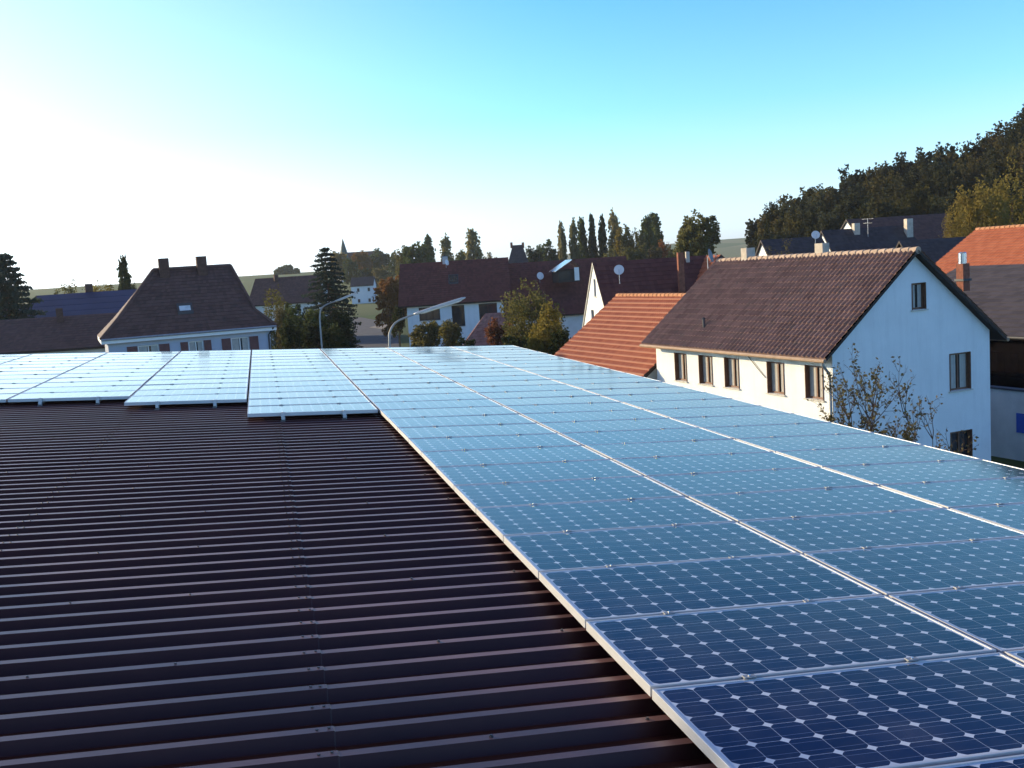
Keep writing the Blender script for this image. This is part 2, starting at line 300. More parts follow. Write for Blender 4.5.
# ------------------------------------------------------------------ ground (one sheet to the horizon), street, lawn
def build_ground():
    mb = MB(); NA = 180
    radii = [0, 12, 25, 40, 55, 70, 85, 100, 120, 140, 160, 185, 210, 240, 270, 300, 340, 380, 430, 480, 540, 620, 720, 850, 1000, 1200, 1500, 1900, 2600, 3600]
    for r in radii:
        for k in range(NA):
            a = 2 * math.pi * k / NA; x, y = r * math.sin(a), r * math.cos(a); mb.v.append(Vector((x, y, ground_z(x, y) - 0.02)))
    for i in range(len(radii) - 1):
        for k in range(NA):
            a, b = i * NA + k, i * NA + (k + 1) % NA; mb.f.append((a, a + NA, b + NA, b))
    g = bpy.data.materials.new('meadows_and_fields'); g.use_nodes = True; n = g.node_tree; b = n.nodes['Principled BSDF']; L = n.links.new
    tc = n.nodes.new('ShaderNodeTexCoord'); nz = n.nodes.new('ShaderNodeTexNoise'); nz.inputs['Scale'].default_value = 0.25; nz.inputs['Detail'].default_value = 8; L(tc.outputs['Object'], nz.inputs['Vector'])
    cr = n.nodes.new('ShaderNodeValToRGB'); cr.color_ramp.elements[0].color = (0.04, 0.065, 0.02, 1); cr.color_ramp.elements[1].color = (0.085, 0.11, 0.04, 1); L(nz.outputs['Fac'], cr.inputs[0])
    vo = n.nodes.new('ShaderNodeTexVoronoi'); vo.inputs['Scale'].default_value = 0.006; L(tc.outputs['Object'], vo.inputs['Vector'])
    c2 = n.nodes.new('ShaderNodeValToRGB'); vo.inputs['Randomness'].default_value = .9; c2.color_ramp.elements[0].color = (0.10, 0.14, 0.05, 1); c2.color_ramp.elements[1].color = (0.20, 0.20, 0.10, 1)
    sp = n.nodes.new('ShaderNodeSeparateColor'); L(vo.outputs['Color'], sp.inputs[0]); L(sp.outputs[0], c2.inputs[0])
    ln = n.nodes.new('ShaderNodeVectorMath'); ln.operation = 'LENGTH'; L(tc.outputs['Object'], ln.inputs[0])
    mr = n.nodes.new('ShaderNodeMapRange'); mr.inputs[1].default_value = 230; mr.inputs[2].default_value = 300; L(ln.outputs['Value'], mr.inputs[0])
    mx = n.nodes.new('ShaderNodeMix'); mx.data_type = 'RGBA'; L(mr.outputs[0], mx.inputs[0]); L(cr.outputs[0], mx.inputs[6]); L(c2.outputs[0], mx.inputs[7]); L(mx.outputs[2], b.inputs['Base Color'])
    b.inputs['Roughness'].default_value = 0.95; b.inputs['Specular IOR Level'].default_value = 0.1
    o = mb.build('ground', g, smooth=True); tag(o, kind='structure')
build_ground()
def strip(name, pts_px, material, z):
    mb = MB(); mb.poly([atz(x, y, z) for x, y in pts_px]); o = mb.build(name, material); return tag(o, kind='structure')
strip('street', [(346, 360), (404, 360), (399, 346), (398, 335), (396, 329), (380, 321), (362, 317.5), (352, 317), (353, 322), (354, 330), (351, 340)], M['asphalt'], 0.02)
strip('lawn', [(352, 316.6), (364, 316.9), (382, 320.3), (394, 319), (392, 311), (384, 303.5), (362, 303.2), (356, 308)], M['lawn'], 0.05)
strip('path', [(369, 327.5), (396, 330.5), (399, 326.5), (384, 324.5), (376, 325.5)], M['pale_path'], 0.06)  # sunlit strip across the shaded street, drawn as a pale sheet

# ------------------------------------------------------------------ thin autumn haze
def haze():
    mb = MB(); mb.box(-3700, 3700, -3700, 3700, -1.2, 75)
    hm_ = bpy.data.materials.new('thin_haze'); hm_.use_nodes = True; n = hm_.node_tree; n.nodes.remove(n.nodes['Principled BSDF'])
    v = n.nodes.new('ShaderNodeVolumePrincipled'); v.inputs['Color'].default_value = (.86, .93, 1, 1); v.inputs['Density'].default_value = HAZE; v.inputs['Anisotropy'].default_value = .25
    n.links.new(v.outputs[0], n.nodes['Material Output'].inputs['Volume'])
    tag(mb.build('haze', hm_), kind='stuff')
HAZE = 0.00013
haze()

# ------------------------------------------------------------------ hall with the ribbed roof
SL = math.asin(0.06417)
UW = Vector((math.cos(SL), 0, -math.sin(SL))); VW = Vector((0, 1, 0)); NW = Vector((math.sin(SL), 0, math.cos(SL)))
CR = (-1.4412, -3.6170, 1.5731)
RO = EYE - UW * CR[0] - VW * CR[1] - NW * CR[2]
def roofp(u, v, n): return RO + UW * u + VW * v + NW * n
PU, PV = 1.605, 0.828
RIB_N, PITCH, RISE = -0.095, 0.2085, 0.05
U0, U1, V0, V1 = -15.0, 5.10, -8.0, 22.0
hall = thing('metal_roofed_hall', 'long hall with dark brown ribbed metal roof carrying the solar modules', 'building', (RO.x - 3, 8, 0))
def from_hall(p): return Vector(p) - hall.location
def build_hall():
    mb = MB(); us = sorted([U0 + (U1 - U0) * k / 10 for k in range(11)] + [-1.205, -1.200, -6.635, -6.63])
    k0 = math.floor((V0 - 0.12) / PITCH); k1 = math.floor((V1 - 0.12) / PITCH)
    prof = []
    for k in range(k0, k1):
        c = 0.137 + k * PITCH
        prof += [(c - 0.046, RIB_N - RISE), (c - 0.022, RIB_N), (c + 0.022, RIB_N), (c + 0.046, RIB_N - RISE)]
    nu = len(us)
    for (v, n) in prof:
        for u in us: mb.v.append(from_hall(roofp(u, v, n + (.004 if u <= -1.205 else 0) + (.004 if u <= -6.635 else 0))))
    for i in range(len(prof) - 1):
        for j in range(nu - 1):
            a = i * nu + j; mb.f.append((a, a + 1, a + nu + 1, a + nu))
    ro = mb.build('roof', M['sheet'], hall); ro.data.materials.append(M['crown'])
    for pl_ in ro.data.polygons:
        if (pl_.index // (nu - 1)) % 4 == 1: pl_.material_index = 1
    wl = MB()
    c = [(U0 + .3, V0 + .3), (U1 - .35, V0 + .3), (U1 - .35, V1 - .3), (U0 + .3, V1 - .3)]
    for i in range(4):
        a, b = c[i], c[(i + 1) % 4]
        pa, pb = roofp(*a, RIB_N - RISE - 0.03), roofp(*b, RIB_N - RISE - 0.03)
        wl.quad(from_hall((pa.x, pa.y, -.1)), from_hall((pb.x, pb.y, -.1)), from_hall(pb), from_hall(pa))
    wl.build('wall', M['hallwall'], hall)
    g = MB(); g.tube([from_hall(roofp(U1 + .06, V0, -.22)), from_hall(roofp(U1 + .06, V1, -.22))], 0.07, 10); g.build('gutter', M['zinc'], hall)
    # edge trims on the verges
    for v in (V0 + .03, V1 - .12):
        tr = MB()
        a, b = roofp(U0, v, -.2), roofp(U1, v, -.2)
        tr.quad(from_hall(a), from_hall(b), from_hall(roofp(U1, v, RIB_N + .006)), from_hall(roofp(U0, v, RIB_N + .006)))
        tr.build('verge_trim', M['sheet'], hall)
    # screws: two per rib along the purlin lines, one now and then along the sheet seams
    rnd = random.Random(4); spots = []
    for k in range(k0 + 6, k1 - 4):
        v = 0.137 + k * PITCH
        if -2.6 < v < 13.0:
            for uc in (-1.25, -3.06, -4.87, -6.68):
                for du in (-0.022, 0.024): spots.append((uc + du + rnd.uniform(-.006, .006), v + rnd.uniform(-.008, .008)))
        if k % 5 == 4 and v < 13:
            for uc in (-0.05, -0.65, -1.85, -2.45, -3.65, -4.25, -5.45): spots.append((uc + rnd.uniform(-.02, .02), v))
    spots = [s for s in spots if not (s[0] > -0.03 and s[1] > -2)]
    spots.sort(key=lambda s: (s[0] - CR[0]) ** 2 + (s[1] - CR[1]) ** 2)
    def screw(mb, o):
        X, Y, N = UW, VW, NW
        for (r, z0, z1) in ((0.0085, 0, 0.003), (0.0058, 0.003, 0.009)):
            i = len(mb.v)
            for z in (z0, z1):
                for j in range(6):
                    a = j * math.pi / 3; mb.v.append(o + X * (r * math.cos(a)) + Y * (r * math.sin(a)) + N * z)
            for j in range(6): mb.f.append((i + j, i + (j + 1) % 6, i + 6 + (j + 1) % 6, i + 6 + j))
            mb.f.append(tuple(i + 6 + j for j in range(6)))
    vis = []; rest = MB()
    for s in spots:
        q = roofp(*s, RIB_N) - EYE; dz = q.dot(FWD)
        inside = dz > .3 and 0 < 512 + F * q.dot(RIGHT) / dz < 1024 and 0 < 384 - F * q.dot(UPC) / dz < 768
        if inside and len(vis) < 98: vis.append(s)
        else: screw(rest, from_hall(roofp(*s, RIB_N)))
    first = None
    for s in vis:
        if first is None:
            one = MB(); screw(one, Vector((0, 0, 0))); o = one.build('screw', M['screw'], hall); first = o
        else:
            o = first.copy(); COL.objects.link(o); o.parent = hall
        o.location = from_hall(roofp(*s, RIB_N))
    r = rest.build('screw_rows', M['screw'], hall); r['kind'] = 'stuff'
build_hall()

# ------------------------------------------------------------------ solar modules
MLEN, MWID, MTH = 1.580, 0.808, 0.042
WORDS = 'first second third fourth fifth sixth seventh eighth ninth tenth eleventh twelfth thirteenth fourteenth fifteenth sixteenth seventeenth eighteenth nineteenth twentieth'.split() + ['twenty-' + x for x in 'first second third fourth fifth sixth seventh eighth ninth'.split()]
MROT = Matrix((UW, VW, NW)).transposed().to_euler()
def build_module():
    t = thing('solar_module', 'module', 'solar module', (0, 0, 0), 0, 'solar modules on the hall roof'); t.rotation_euler = MROT
    f = MB(); lx, ly, lip = MLEN / 2, MWID / 2, 0.011
    prof = [(0, -MTH), (0, -0.001), (0.001, 0), (lip, 0), (lip, -0.0035)]        # offset inwards, height
    n = len(prof)
    for (o_, z) in prof:
        for sx, sy in ((-1, -1), (1, -1), (1, 1), (-1, 1)): f.v.append(Vector((sx * (lx - o_), sy * (ly - o_), z)))
    for i in range(n - 1):
        for j in range(4): f.f.append((i * 4 + j, i * 4 + (j + 1) % 4, (i + 1) * 4 + (j + 1) % 4, (i + 1) * 4 + j))
    # bottom flange
    i = len(f.v)
    for o_ in (0, 0.03):
        for sx, sy in ((-1, -1), (1, -1), (1, 1), (-1, 1)): f.v.append(Vector((sx * (lx - o_), sy * (ly - o_), -MTH)))
    for j in range(4): f.f.append((i + j, i + 4 + j, i + 4 + (j + 1) % 4, i + (j + 1) % 4))
    f.build('frame', M['alu'], t)
    g = MB(); x, y = lx - lip, ly - lip; z = -0.0030
    ox, oy = 12 * 0.1275 / 2, 6 * 0.1275 / 2
    g.quad((-x, -y, z), (x, -y, z), (x, y, z), (-x, y, z), uv=[(-x + ox, -y + oy), (x + ox, -y + oy), (x + ox, y + oy), (-x + ox, y + oy)])
    g.quad((-x, y, -.0075), (x, y, -.0075), (x, -y, -.0075), (-x, -y, -.0075), uv=[(-1, -1)] * 4)
    g.build('cell_panel', M['cells'], t)
    for sx in (-1, 1):
        c = MB(); cx = sx * MLEN * 0.235; yy = -MWID / 2 - 0.010
        c.box(cx - .026, cx + .026, yy - .015, yy + .015, 0.0008, 0.0045)
        c.box(cx - .026, cx + .026, yy - .007, yy + .007, -.035, 0.0008)
        co = c.build('clamp', M['clamp'], t)
        c = MB(); c.tube([(cx, yy, .0046), (cx, yy, .0095)], .0055, 6); c.build('bolt', M['steel'], co)
    return t
STARTS = {-1: 11, -2: 13, -3: 14, -4: 14, -5: 14, -6: 14, 0: -2, 1: -2, 2: -2}
COLNAME = {0: 'leftmost long column', 1: 'middle long column', 2: 'rightmost long column',
           -1: 'short column touching the long ones', -2: 'second short column from the long ones', -3: 'third short column from the long ones',
           -4: 'fourth short column from the long ones', -5: 'fifth short column from the long ones', -6: 'sixth short column from the long ones'}
def to_px(p):
    q = p - EYE; d = q.dot(FWD); return (512 + F * q.dot(RIGHT) / d, 384 - F * q.dot(UPC) / d, d)
mod0 = build_module(); first = True
for c in (0, 1, 2, -1, -2, -3, -4, -5, -6):
    k = 0
    for v in range(STARTS[c], 26):
        o = mod0 if first else copy_tree(mod0); first = False
        cu, cv = (c + 0.5) * PU, (v + 0.5) * PV
        o.location = roofp(cu, cv, 0)
        o.rotation_euler = (MROT[0] + R(random.uniform(-.22, .22)), MROT[1] + R(random.uniform(-.22, .22)), MROT[2])
        vis = False
        for a in (-.48, -.2, .2, .48):
            for b in (-.48, 0, .48):
                x, y, d = to_px(roofp(cu + a * PU, cv + b * PV, 0))
                if d > .2 and 0 < x < 1024 and 0 < y < 768: vis = True
        if vis:
            k += 1
            last = v == 25
            o['label'] = ('blue solar module at the far end of the %s' if last else 'blue solar module, %s from the near end, %%s' % WORDS[k - 1]) % COLNAME[c]
        else:
            o['label'] = 'blue solar module beyond the frame, %s of the %s' % (WORDS[v - STARTS[c]], COLNAME[c])
# rails under the modules, their ends and roof brackets stick out at the near side
def rails():
    proto = {}
    for c in (-1, -2, -3, -4, -5, -6, 0, 1, 2):
        for s, sx in (('left', -1), ('right', 1)):
            v0 = STARTS[c] * PV - 0.07; ln = 26 * PV - v0
            t = thing('mounting_rail', '%s aluminium mounting rail under the %s' % (s, COLNAME[c]), 'mounting rail', roofp((c + .5) * PU + sx * MLEN * .235, v0, -MTH), 0, 'rails under the solar modules'); t.rotation_euler = MROT
            r = MB(); r.box(-.019, .019, 0, ln, -.036, -.001)
            r.box(-.024, .024, 0.04, 0.075, -.0005, MTH + .004)      # end clamp rising past the frame
            r.build('rail_bar', M['alu'], t)
            b = MB(); b.box(.02, .026, .0, .05, -.052, -.004); b.box(-.03, .026, -.005, .055, -.0535, -.0495); b.build('bracket', M['zinc'], t)
rails()

# ------------------------------------------------------------------ house builder
def clip(poly, nx, nz, d):      # keep nx*x+nz*z<=d
    out = []
    for i in range(len(poly)):
        a, b = poly[i], poly[(i + 1) % len(poly)]; fa, fb = nx * a[0] + nz * a[1] - d, nx * b[0] + nz * b[1] - d
        if fa <= 1e-9: out.append(a)
        if (fa < -1e-9 and fb > 1e-9) or (fa > 1e-9 and fb < -1e-9):
            k = fa / (fa - fb); out.append((a[0] + (b[0] - a[0]) * k, a[1] + (b[1] - a[1]) * k))
    return out
def wall_sheet(mb, O, X, N, width, z0, z1, openings, depth=.16, gable=None):
    """vertical wall from O along X, outward normal N; openings (x0,x1,z0,z1); gable=(apex x, apex z)"""
    xs = sorted({0, width} | {o[0] for o in openings} | {o[1] for o in openings})
    top = gable[1] if gable else z1
    zs = sorted({z0, z1, top} | {o[2] for o in openings} | {o[3] for o in openings})
    Z = Vector((0, 0, 1))
    for i in range(len(xs) - 1):
        for j in range(len(zs) - 1):
            a, b, c, d = xs[i], xs[i + 1], zs[j], zs[j + 1]
            if any(o[0] - 1e-6 <= a and b <= o[1] + 1e-6 and o[2] - 1e-6 <= c and d <= o[3] + 1e-6 for o in openings): continue
            poly = [(a, c), (b, c), (b, d), (a, d)]
            if gable and d > z1 + 1e-6:
                ax, az = gable; s = (az - z1)
                poly = clip(poly, -s / ax, 1, z1); 
                if len(poly) > 2: poly = clip(poly, s / (width - ax), 1, z1 + s * width / (width - ax))
            if len(poly) > 2: mb.poly([O + X * p[0] + Z * p[1] for p in poly])
    for (a, b, c, d) in openings:
        P = lambda x, z, k: O + X * x + Z * z - N * (k * depth)
        mb.quad(P(a, c, 0), P(a, d, 0), P(a, d, 1), P(a, c, 1)); mb.quad(P(b, d, 0), P(b, c, 0), P(b, c, 1), P(b, d, 1))
        mb.quad(P(b, c, 0), P(a, c, 0), P(a, c, 1), P(b, c, 1)); mb.quad(P(a, d, 0), P(b, d, 0), P(b, d, 1), P(a, d, 1))
def window(parent, O, X, N, o, depth=.16, framem='wood', jamb=False, curtain=True, shutters=None, sill=True, bars=1):
    a, b, c, d = o; Z = Vector((0, 0, 1)); w_ = b - a; h = d - c
    Mx = Matrix.Identity(4)
    for i, vv in enumerate((X, N, Z)):
        for r in range(3): Mx[r][i] = vv[r]
    Mx.translation = O + X * a + Z * c - N * depth
    f = MB(); t = .07
    e = .002
    f.box(e, t, -.02, .05, e, h - e, Mx); f.box(w_ - t, w_ - e, -.02, .05, e, h - e, Mx); f.box(t, w_ - t, -.02, .05, e, t, Mx); f.box(t, w_ - t, -.02, .05, h - t, h - e, Mx)
    for k in range(bars):
        x = w_ * (k + 1) / (bars + 1); f.box(x - .035, x + .035, -.015, .055, t, h - t, Mx)
    if jamb:        # wooden lining of the reveal
        f.box(e, .03, .05, depth + .03, e, h - e, Mx); f.box(w_ - .03, w_ - e, .05, depth + .03, e, h - e, Mx)
    fo = f.build('window', M[framem], parent)
    g = MB(); g.quad(*[Mx @ Vector(p) for p in ((t, .01, t), (w_ - t, .01, t), (w_ - t, .01, h - t), (t, .01, h - t))])
    g.build('pane', M['glass'], fo)
    if curtain:
        cu = MB(); n = 14
        for k in range(n):
            x0, x1 = t + (w_ - 2 * t) * k / n, t + (w_ - 2 * t) * (k + 1) / n
            y0, y1 = .017 + .010 * (k % 2), .017 + .010 * ((k + 1) % 2)
            if n * .40 < k < n * .58: continue
            cu.quad(*[Mx @ Vector(p) for p in ((x0, y0, t), (x1, y1, t), (x1, y1, h - t), (x0, y0, h - t))])
        cu.build('curtain', M['curtain'], fo)
    if sill:
        s = MB(); s.box(-.06, w_ + .06, .05, depth + .07, -.05, -.003, Mx); s.build('sill', M['stone'], fo)
    if shutters:
        for sx in (0, 1):
            s = MB(); x0 = -w_ * .5 - .03 if sx == 0 else w_ + .03
            s.box(x0, x0 + w_ * .5, depth + .01, depth + .05, 0, h, Mx)
            for q in range(8): s.box(x0 + .06, x0 + w_ * .5 - .06, depth + .05, depth + .062, h * (.06 + q * .115), h * (.06 + q * .115) + .05, Mx)
            s.build('shutter', M[shutters], parent)
    return fo
def slope(mb, A, B, C, D, tile=.22, course=.34, amp=.02, step=.02, seg=6, wave=True):
    """tiled slope: A,B along the eave, D,C along the ridge; overlapping courses, waved tiles"""
    A, B, C, D = map(Vector, (A, B, C, D)); n = (B - A).cross(D - A).normalized()
    if n.z < 0: n = -n
    L = max((B - A).length, (C - D).length); H = (D - A).length
    nc = max(1, round(H / course)); nt_ = max(1, round(L / tile)); sg = seg if wave else 1; cols = nt_ * sg if wave else max(2, int(L / 2))
    for j in range(nc):
        rows = []
        for (tt, off) in ((j / nc, step), ((j + 1.03) / nc if j < nc - 1 else 1.0, 0.0)):
            row = []
            for i in range(cols + 1):
                s = i / cols; p = A.lerp(B, s).lerp(D.lerp(C, s), min(tt, 1))
                h = off + (amp * (0.5 + 0.5 * math.cos(2 * math.pi * (i % sg) / sg)) if wave else 0)
                row.append(len(mb.v)); mb.v.append(p + n * h)
            rows.append(row)
        low = []
        for i in range(cols + 1):
            s = i / cols; p = A.lerp(B, s).lerp(D.lerp(C, s), j / nc); low.append(len(mb.v)); mb.v.append(p - n * .01)
        for i in range(cols):
            tu = nt_ / cols; u0, u1 = i * tu, (i + 1) * tu
            mb.uv[len(mb.f)] = [(u0 + 1e-3, j + .1), (u1 - 1e-3, j + .1), (u1 - 1e-3, j + .9), (u0 + 1e-3, j + .9)]
            mb.f.append((rows[0][i], rows[0][i + 1], rows[1][i + 1], rows[1][i]))
            mb.uv[len(mb.f)] = [(u0 + 1e-3, j + .1)] * 4
            mb.f.append((low[i], low[i + 1], rows[0][i + 1], rows[0][i]))
def chimney(parent, p, sx, sy, h, yaw, m='brick', down=.8, cap=True):
    mb = MB(); Mx = Matrix.Translation(p) @ Matrix.Rotation(-yaw, 4, 'Z')
    mb.box(-sx / 2, sx / 2, -sy / 2, sy / 2, -down, h, Mx)
    o = mb.build('chimney', M[m], parent)
    if cap:
        c = MB(); c.box(-sx / 2 - .05, sx / 2 + .05, -sy / 2 - .05, sy / 2 + .05, h + .002, h + .07, Mx)
        for k in (-1, 1): c.box(sx * .22 * k - .06, sx * .22 * k + .06, -.06, .06, h + .07, h + .2, Mx)
        c.build('chimney_cap', M['lead' if m != 'brick' else 'stone'], o)
    return o

def gable_house(name, label, cat, O, yaw, L, W, ze, zr, roofm, wallm='plaster', oh=.45, og=.3, wins=(), wave=True, tile=.24, course=.36, z0=-.1, ridge=None, amp=.02, step=.02, seg=6, gutter=None, fascia='darkwood', apex=.5, thick=.16, group=None, jamb=False, depth=.16, framem='wood', curtain=True, hip=(0, 0)):
    """O = corner of the roof (eave line start); long axis along yaw; width to its right.  wins: (side, x0,x1,z0,z1,bars,shutters)  sides: 'a' eave-left long wall, 'g' near gable, 'b' right long wall, 'h' far gable"""
    D = Vector((math.sin(yaw), math.cos(yaw), 0)); E = Vector((math.cos(yaw), -math.sin(yaw), 0)); Z = Vector((0, 0, 1))
    t = thing(name, label, cat, Vector((O[0], O[1], 0)), 0, group)
    P = lambda a, b, z: D * a + E * b + Z * z
    ax = W * apex; pit = (zr - ze) / ax
    # roof
    rf = MB(); zt = .0
    h0, h1 = hip
    slope(rf, P(0, 0, ze), P(L, 0, ze), P(L - h1, ax, zr), P(h0, ax, zr), tile, course, amp, step, seg, wave)
    slope(rf, P(L, W, ze), P(0, W, ze), P(h0, ax, zr), P(L - h1, ax, zr), tile, course, amp, step, seg, wave)
    if h0: slope(rf, P(0, W, ze), P(0, 0, ze), P(h0, ax, zr), P(h0, ax, zr), tile, course, amp, step, seg, False)
    if h1: slope(rf, P(L, 0, ze), P(L, W, ze), P(L - h1, ax, zr), P(L - h1, ax, zr), tile, course, amp, step, seg, False)
    ro = rf.build('roof', M[roofm], t)
    # underside boards and verge boards
    ub = MB(); k = thick
    ub.quad(P(0, 0, ze - k), P(L, 0, ze - k), P(L - h1, ax, zr - k), P(h0, ax, zr - k)); ub.quad(P(L, W, ze - k), P(0, W, ze - k), P(h0, ax, zr - k), P(L - h1, ax, zr - k))
    for s in (0, L):
        if (h0 if s == 0 else h1): continue
        ub.quad(P(s, 0, ze - k), P(s, ax, zr - k), P(s, ax, zr + .03), P(s, 0, ze + .03)); ub.quad(P(s, W, ze - k), P(s, ax, zr - k), P(s, ax, zr + .03), P(s, W, ze + .03))
    for b in (0, W): ub.quad(P(0, b, ze - k), P(L, b, ze - k), P(L, b, ze - .015), P(0, b, ze - .015))
    ub.build('verge_board', M[fascia], t)
    if ridge:
        rg = MB(); n = max(1, int((L - h0 - h1) / .38))
        for i in range(n):
            a0, a1 = h0 + (L - h0 - h1) * i / n, h0 + (L - h0 - h1) * (i + 1.08) / n
            rg.tube([P(a0, ax, zr + .0), P(min(a1, L - h1), ax, zr + .0)], [.135, .105], 9)
        rg.build('ridge_tiles', M[ridge], ro)
    if gutter:
        for b in (-.07, W + .07):
            g = MB(); g.tube([P(-.02, b, ze - .06), P(L + .02, b, ze - .06)], .075, 9); g.build('gutter', M[gutter], t)
    # walls: long walls end under the roof
    zw = ze + pit * oh - k * 1.15
    wl = MB(); C = {'a': (P(L - og, oh, 0), -D, -E, L - 2 * og), 'g': (P(og, oh, 0), E, -D, W - 2 * oh), 'b': (P(og, W - oh, 0), D, E, L - 2 * og), 'h': (P(L - og, W - oh, 0), -E, D, W - 2 * oh)}
    for s, (o_, X, N, wd) in C.items():
        ops = [q[1:5] for q in wins if q[0] == s]
        gb = None
        if s in 'gh' and not (h0 if s == 'g' else h1): gb = ((ax - oh) if s == 'g' else wd - (ax - oh), zr - k * 1.15)
        wall_sheet(wl, o_, X, N, wd, z0, zw, ops, depth, gb)
    wl.build('wall', M[wallm], t)
    for q in wins:
        o_, X, N, wd = C[q[0]]
        sh = q[6] if len(q) > 6 else None
        window(t, o_, X, N, q[1:5], depth, framem, jamb, curtain and not (jamb and q[0] == 'g' and q[3] < 3), sh, True, q[5] if len(q) > 5 else 1)
    return t, P, D, E, pit

def dish(name, label, p, r, face, m='dish', post=.5, group=None):
    """parabolic dish on its own bracket"""
    t = thing(name, label, 'satellite dish', p, 0, group); f = Vector(face).normalized()
    a = f.orthogonal().normalized(); b = f.cross(a); mb = MB(); rings = []
    c0 = Vector((0, 0, 0))
    for side, off in ((0, 0), (1, -.012)):
        for k in range(5):
            rr = r * k / 4; i = len(mb.v)
            if k == 0: mb.v.append(c0 + f * off); rings.append([i]); continue
            for j in range(20):
                th = j * math.pi / 10; mb.v.append(c0 + (a * math.cos(th) + b * math.sin(th)) * rr + f * (.22 * rr * rr / r + off))
            rings.append(list(range(i, i + 20)))
    for s in (0, 5):
        for j in range(20): mb.f.append((rings[s][0], rings[s + 1][j], rings[s + 1][(j + 1) % 20]))
        for k in range(1, 4):
            for j in range(20): mb.f.append((rings[s + k][j], rings[s + k + 1][j], rings[s + k + 1][(j + 1) % 20], rings[s + k][(j + 1) % 20]))
    for j in range(20): mb.f.append((rings[4][j], rings[9][j], rings[9][(j + 1) % 20], rings[4][(j + 1) % 20]))
    mb.build('reflector', M[m], t, smooth=True)
    arm = MB(); tip = f * (r * 1.1) - Vector((0, 0, r * .25))
    arm.tube([f * .0 - Vector((0, 0, r * .9)), tip], .012, 6); arm.build('feed_arm', M['zinc'], t)
    l = MB(); l.tube([tip - f * .01, tip - f * .1], [.03, .022], 8); l.build('receiver', M['lampshell'], t)
    po = MB(); po.tube([-f * .03, -f * .1 - Vector((0, 0, .05)), -f * .1 - Vector((0, 0, post))], .022, 8); po.build('post', M['zinc'], t)
    return t

# ---- big white house (right)
K = .85
def sc(z): return 9.2 - (9.2 - z) * K
wh_win = []
LW = 14.35 * K; WW = 9.94 * K; OHW = .52; OGW = .30
for (a1, a0) in ((12.2, 11.12), (10.01, 8.87), (7.86, 6.73), (4.63, 3.45), (2.06, .93)):
    x0, x1 = LW - OGW - a1 * K, LW - OGW - a0 * K
    wh_win.append(('a', x0, x1, sc(2.88), sc(4.30), 1))
for (b0, b1, z0_, z1_) in ((4.90, 5.68, 6.30, 7.42), (6.95, 8.17, 2.62, 4.25), (6.93, 8.2, -.75, .82)):
    wh_win.append(('g', b0 * K - OHW, b1 * K - OHW, sc(z0_), sc(z1_), 0 if b0 == 4.9 else 1))
WH, WP, WD, WE, wpit = gable_house('white_house', 'large white house with brown tiled roof and shaded gable beside the hall', 'house', (21.83 * K, 36.69 * K), VY, LW, WW, sc(4.70), sc(8.79), 't_brown', 'plaster', OHW, OGW, wh_win, tile=.24, course=.33, ridge='ridge_pale', gutter='copper', amp=.08, step=.03, seg=8, jamb=True, depth=.17, thick=.09)
def ridge_hit(x, l):      # village t for a pixel column on a line of given l
    e = ray(x, 250); s = l / (e.x * VL.x + e.y * VL.y); return (e.x * VT.x + e.y * VT.y) * s
wl0 = Vector((21.83 * K, 36.69 * K, 0)); l0 = wl0.dot(VL); t0 = wl0.dot(VT); lr = l0 + WW / 2; zr_w = sc(8.79)
for (xp, sx, sy, h) in ((746, .46, .40, .50), (820, .34, .46, .48)):
    tt = ridge_hit(xp, lr)
    chimney(WH, WP(tt - t0, WW / 2 + .1, zr_w), sx, sy, h, VY, 'brick', down=.6, cap=False)
# downpipe at the near corner
dp = MB(); dp.tube([WP(.12, -.07, sc(4.70) - .08), WP(.12, -.05, sc(4.7) - .22), WP(.33, .38, sc(4.7) - .55), WP(.36, OHW - .07, sc(4.7) - .75), WP(.36, OHW - .07, -.1)], .05, 9); dp.build('downpipe', M['zinc'], WH)
# small vent pipe low on the roof
vp = MB(); aa = 10.1 * K; bb = .9; zz = sc(4.7) + wpit * bb
vp.tube([WP(aa, bb, zz - .1), WP(aa, bb, zz + .38)], .06, 10); vp.tube([WP(aa, bb, zz + .38), WP(aa, bb, zz + .46)], [.10, .03], 10); vp.build('vent_pipe', M['lead'], WH)
# hanging cable on the lit wall, a little off it
cb = MB(); cb.tube([WP(5.9 * K, OHW - .05, sc(4.45)), WP(5.2 * K, OHW - .04, sc(3.9)), WP(4.72 * K, OHW - .03, sc(3.55))], .014, 6); cb.build('cable', M['lead'], WH)

# ---- lower wing with orange tiles in line behind it
og_t0, og_t1 = t0 + LW - .1, 50.0
slope_o = .73; ze_o = 2.9; lo = 24.2 - (4.5 - ze_o) / slope_o; lr_o = 27.96
OW = 2 * (lr_o - lo)
p = vil(lo, og_t0)
ORG, OP, OD, OE, opit = gable_house('tiled_wing', 'low house wing with sunlit orange tiled roof behind the white house', 'building', (p.x, p.y), VY, og_t1 - og_t0, OW, ze_o, ze_o + slope_o * OW / 2, 't_orange', 'plaster_old', .4, .22, (), tile=.21, course=.345, ridge='ridge_orange', amp=.028, step=.045, seg=6, gutter='copper')

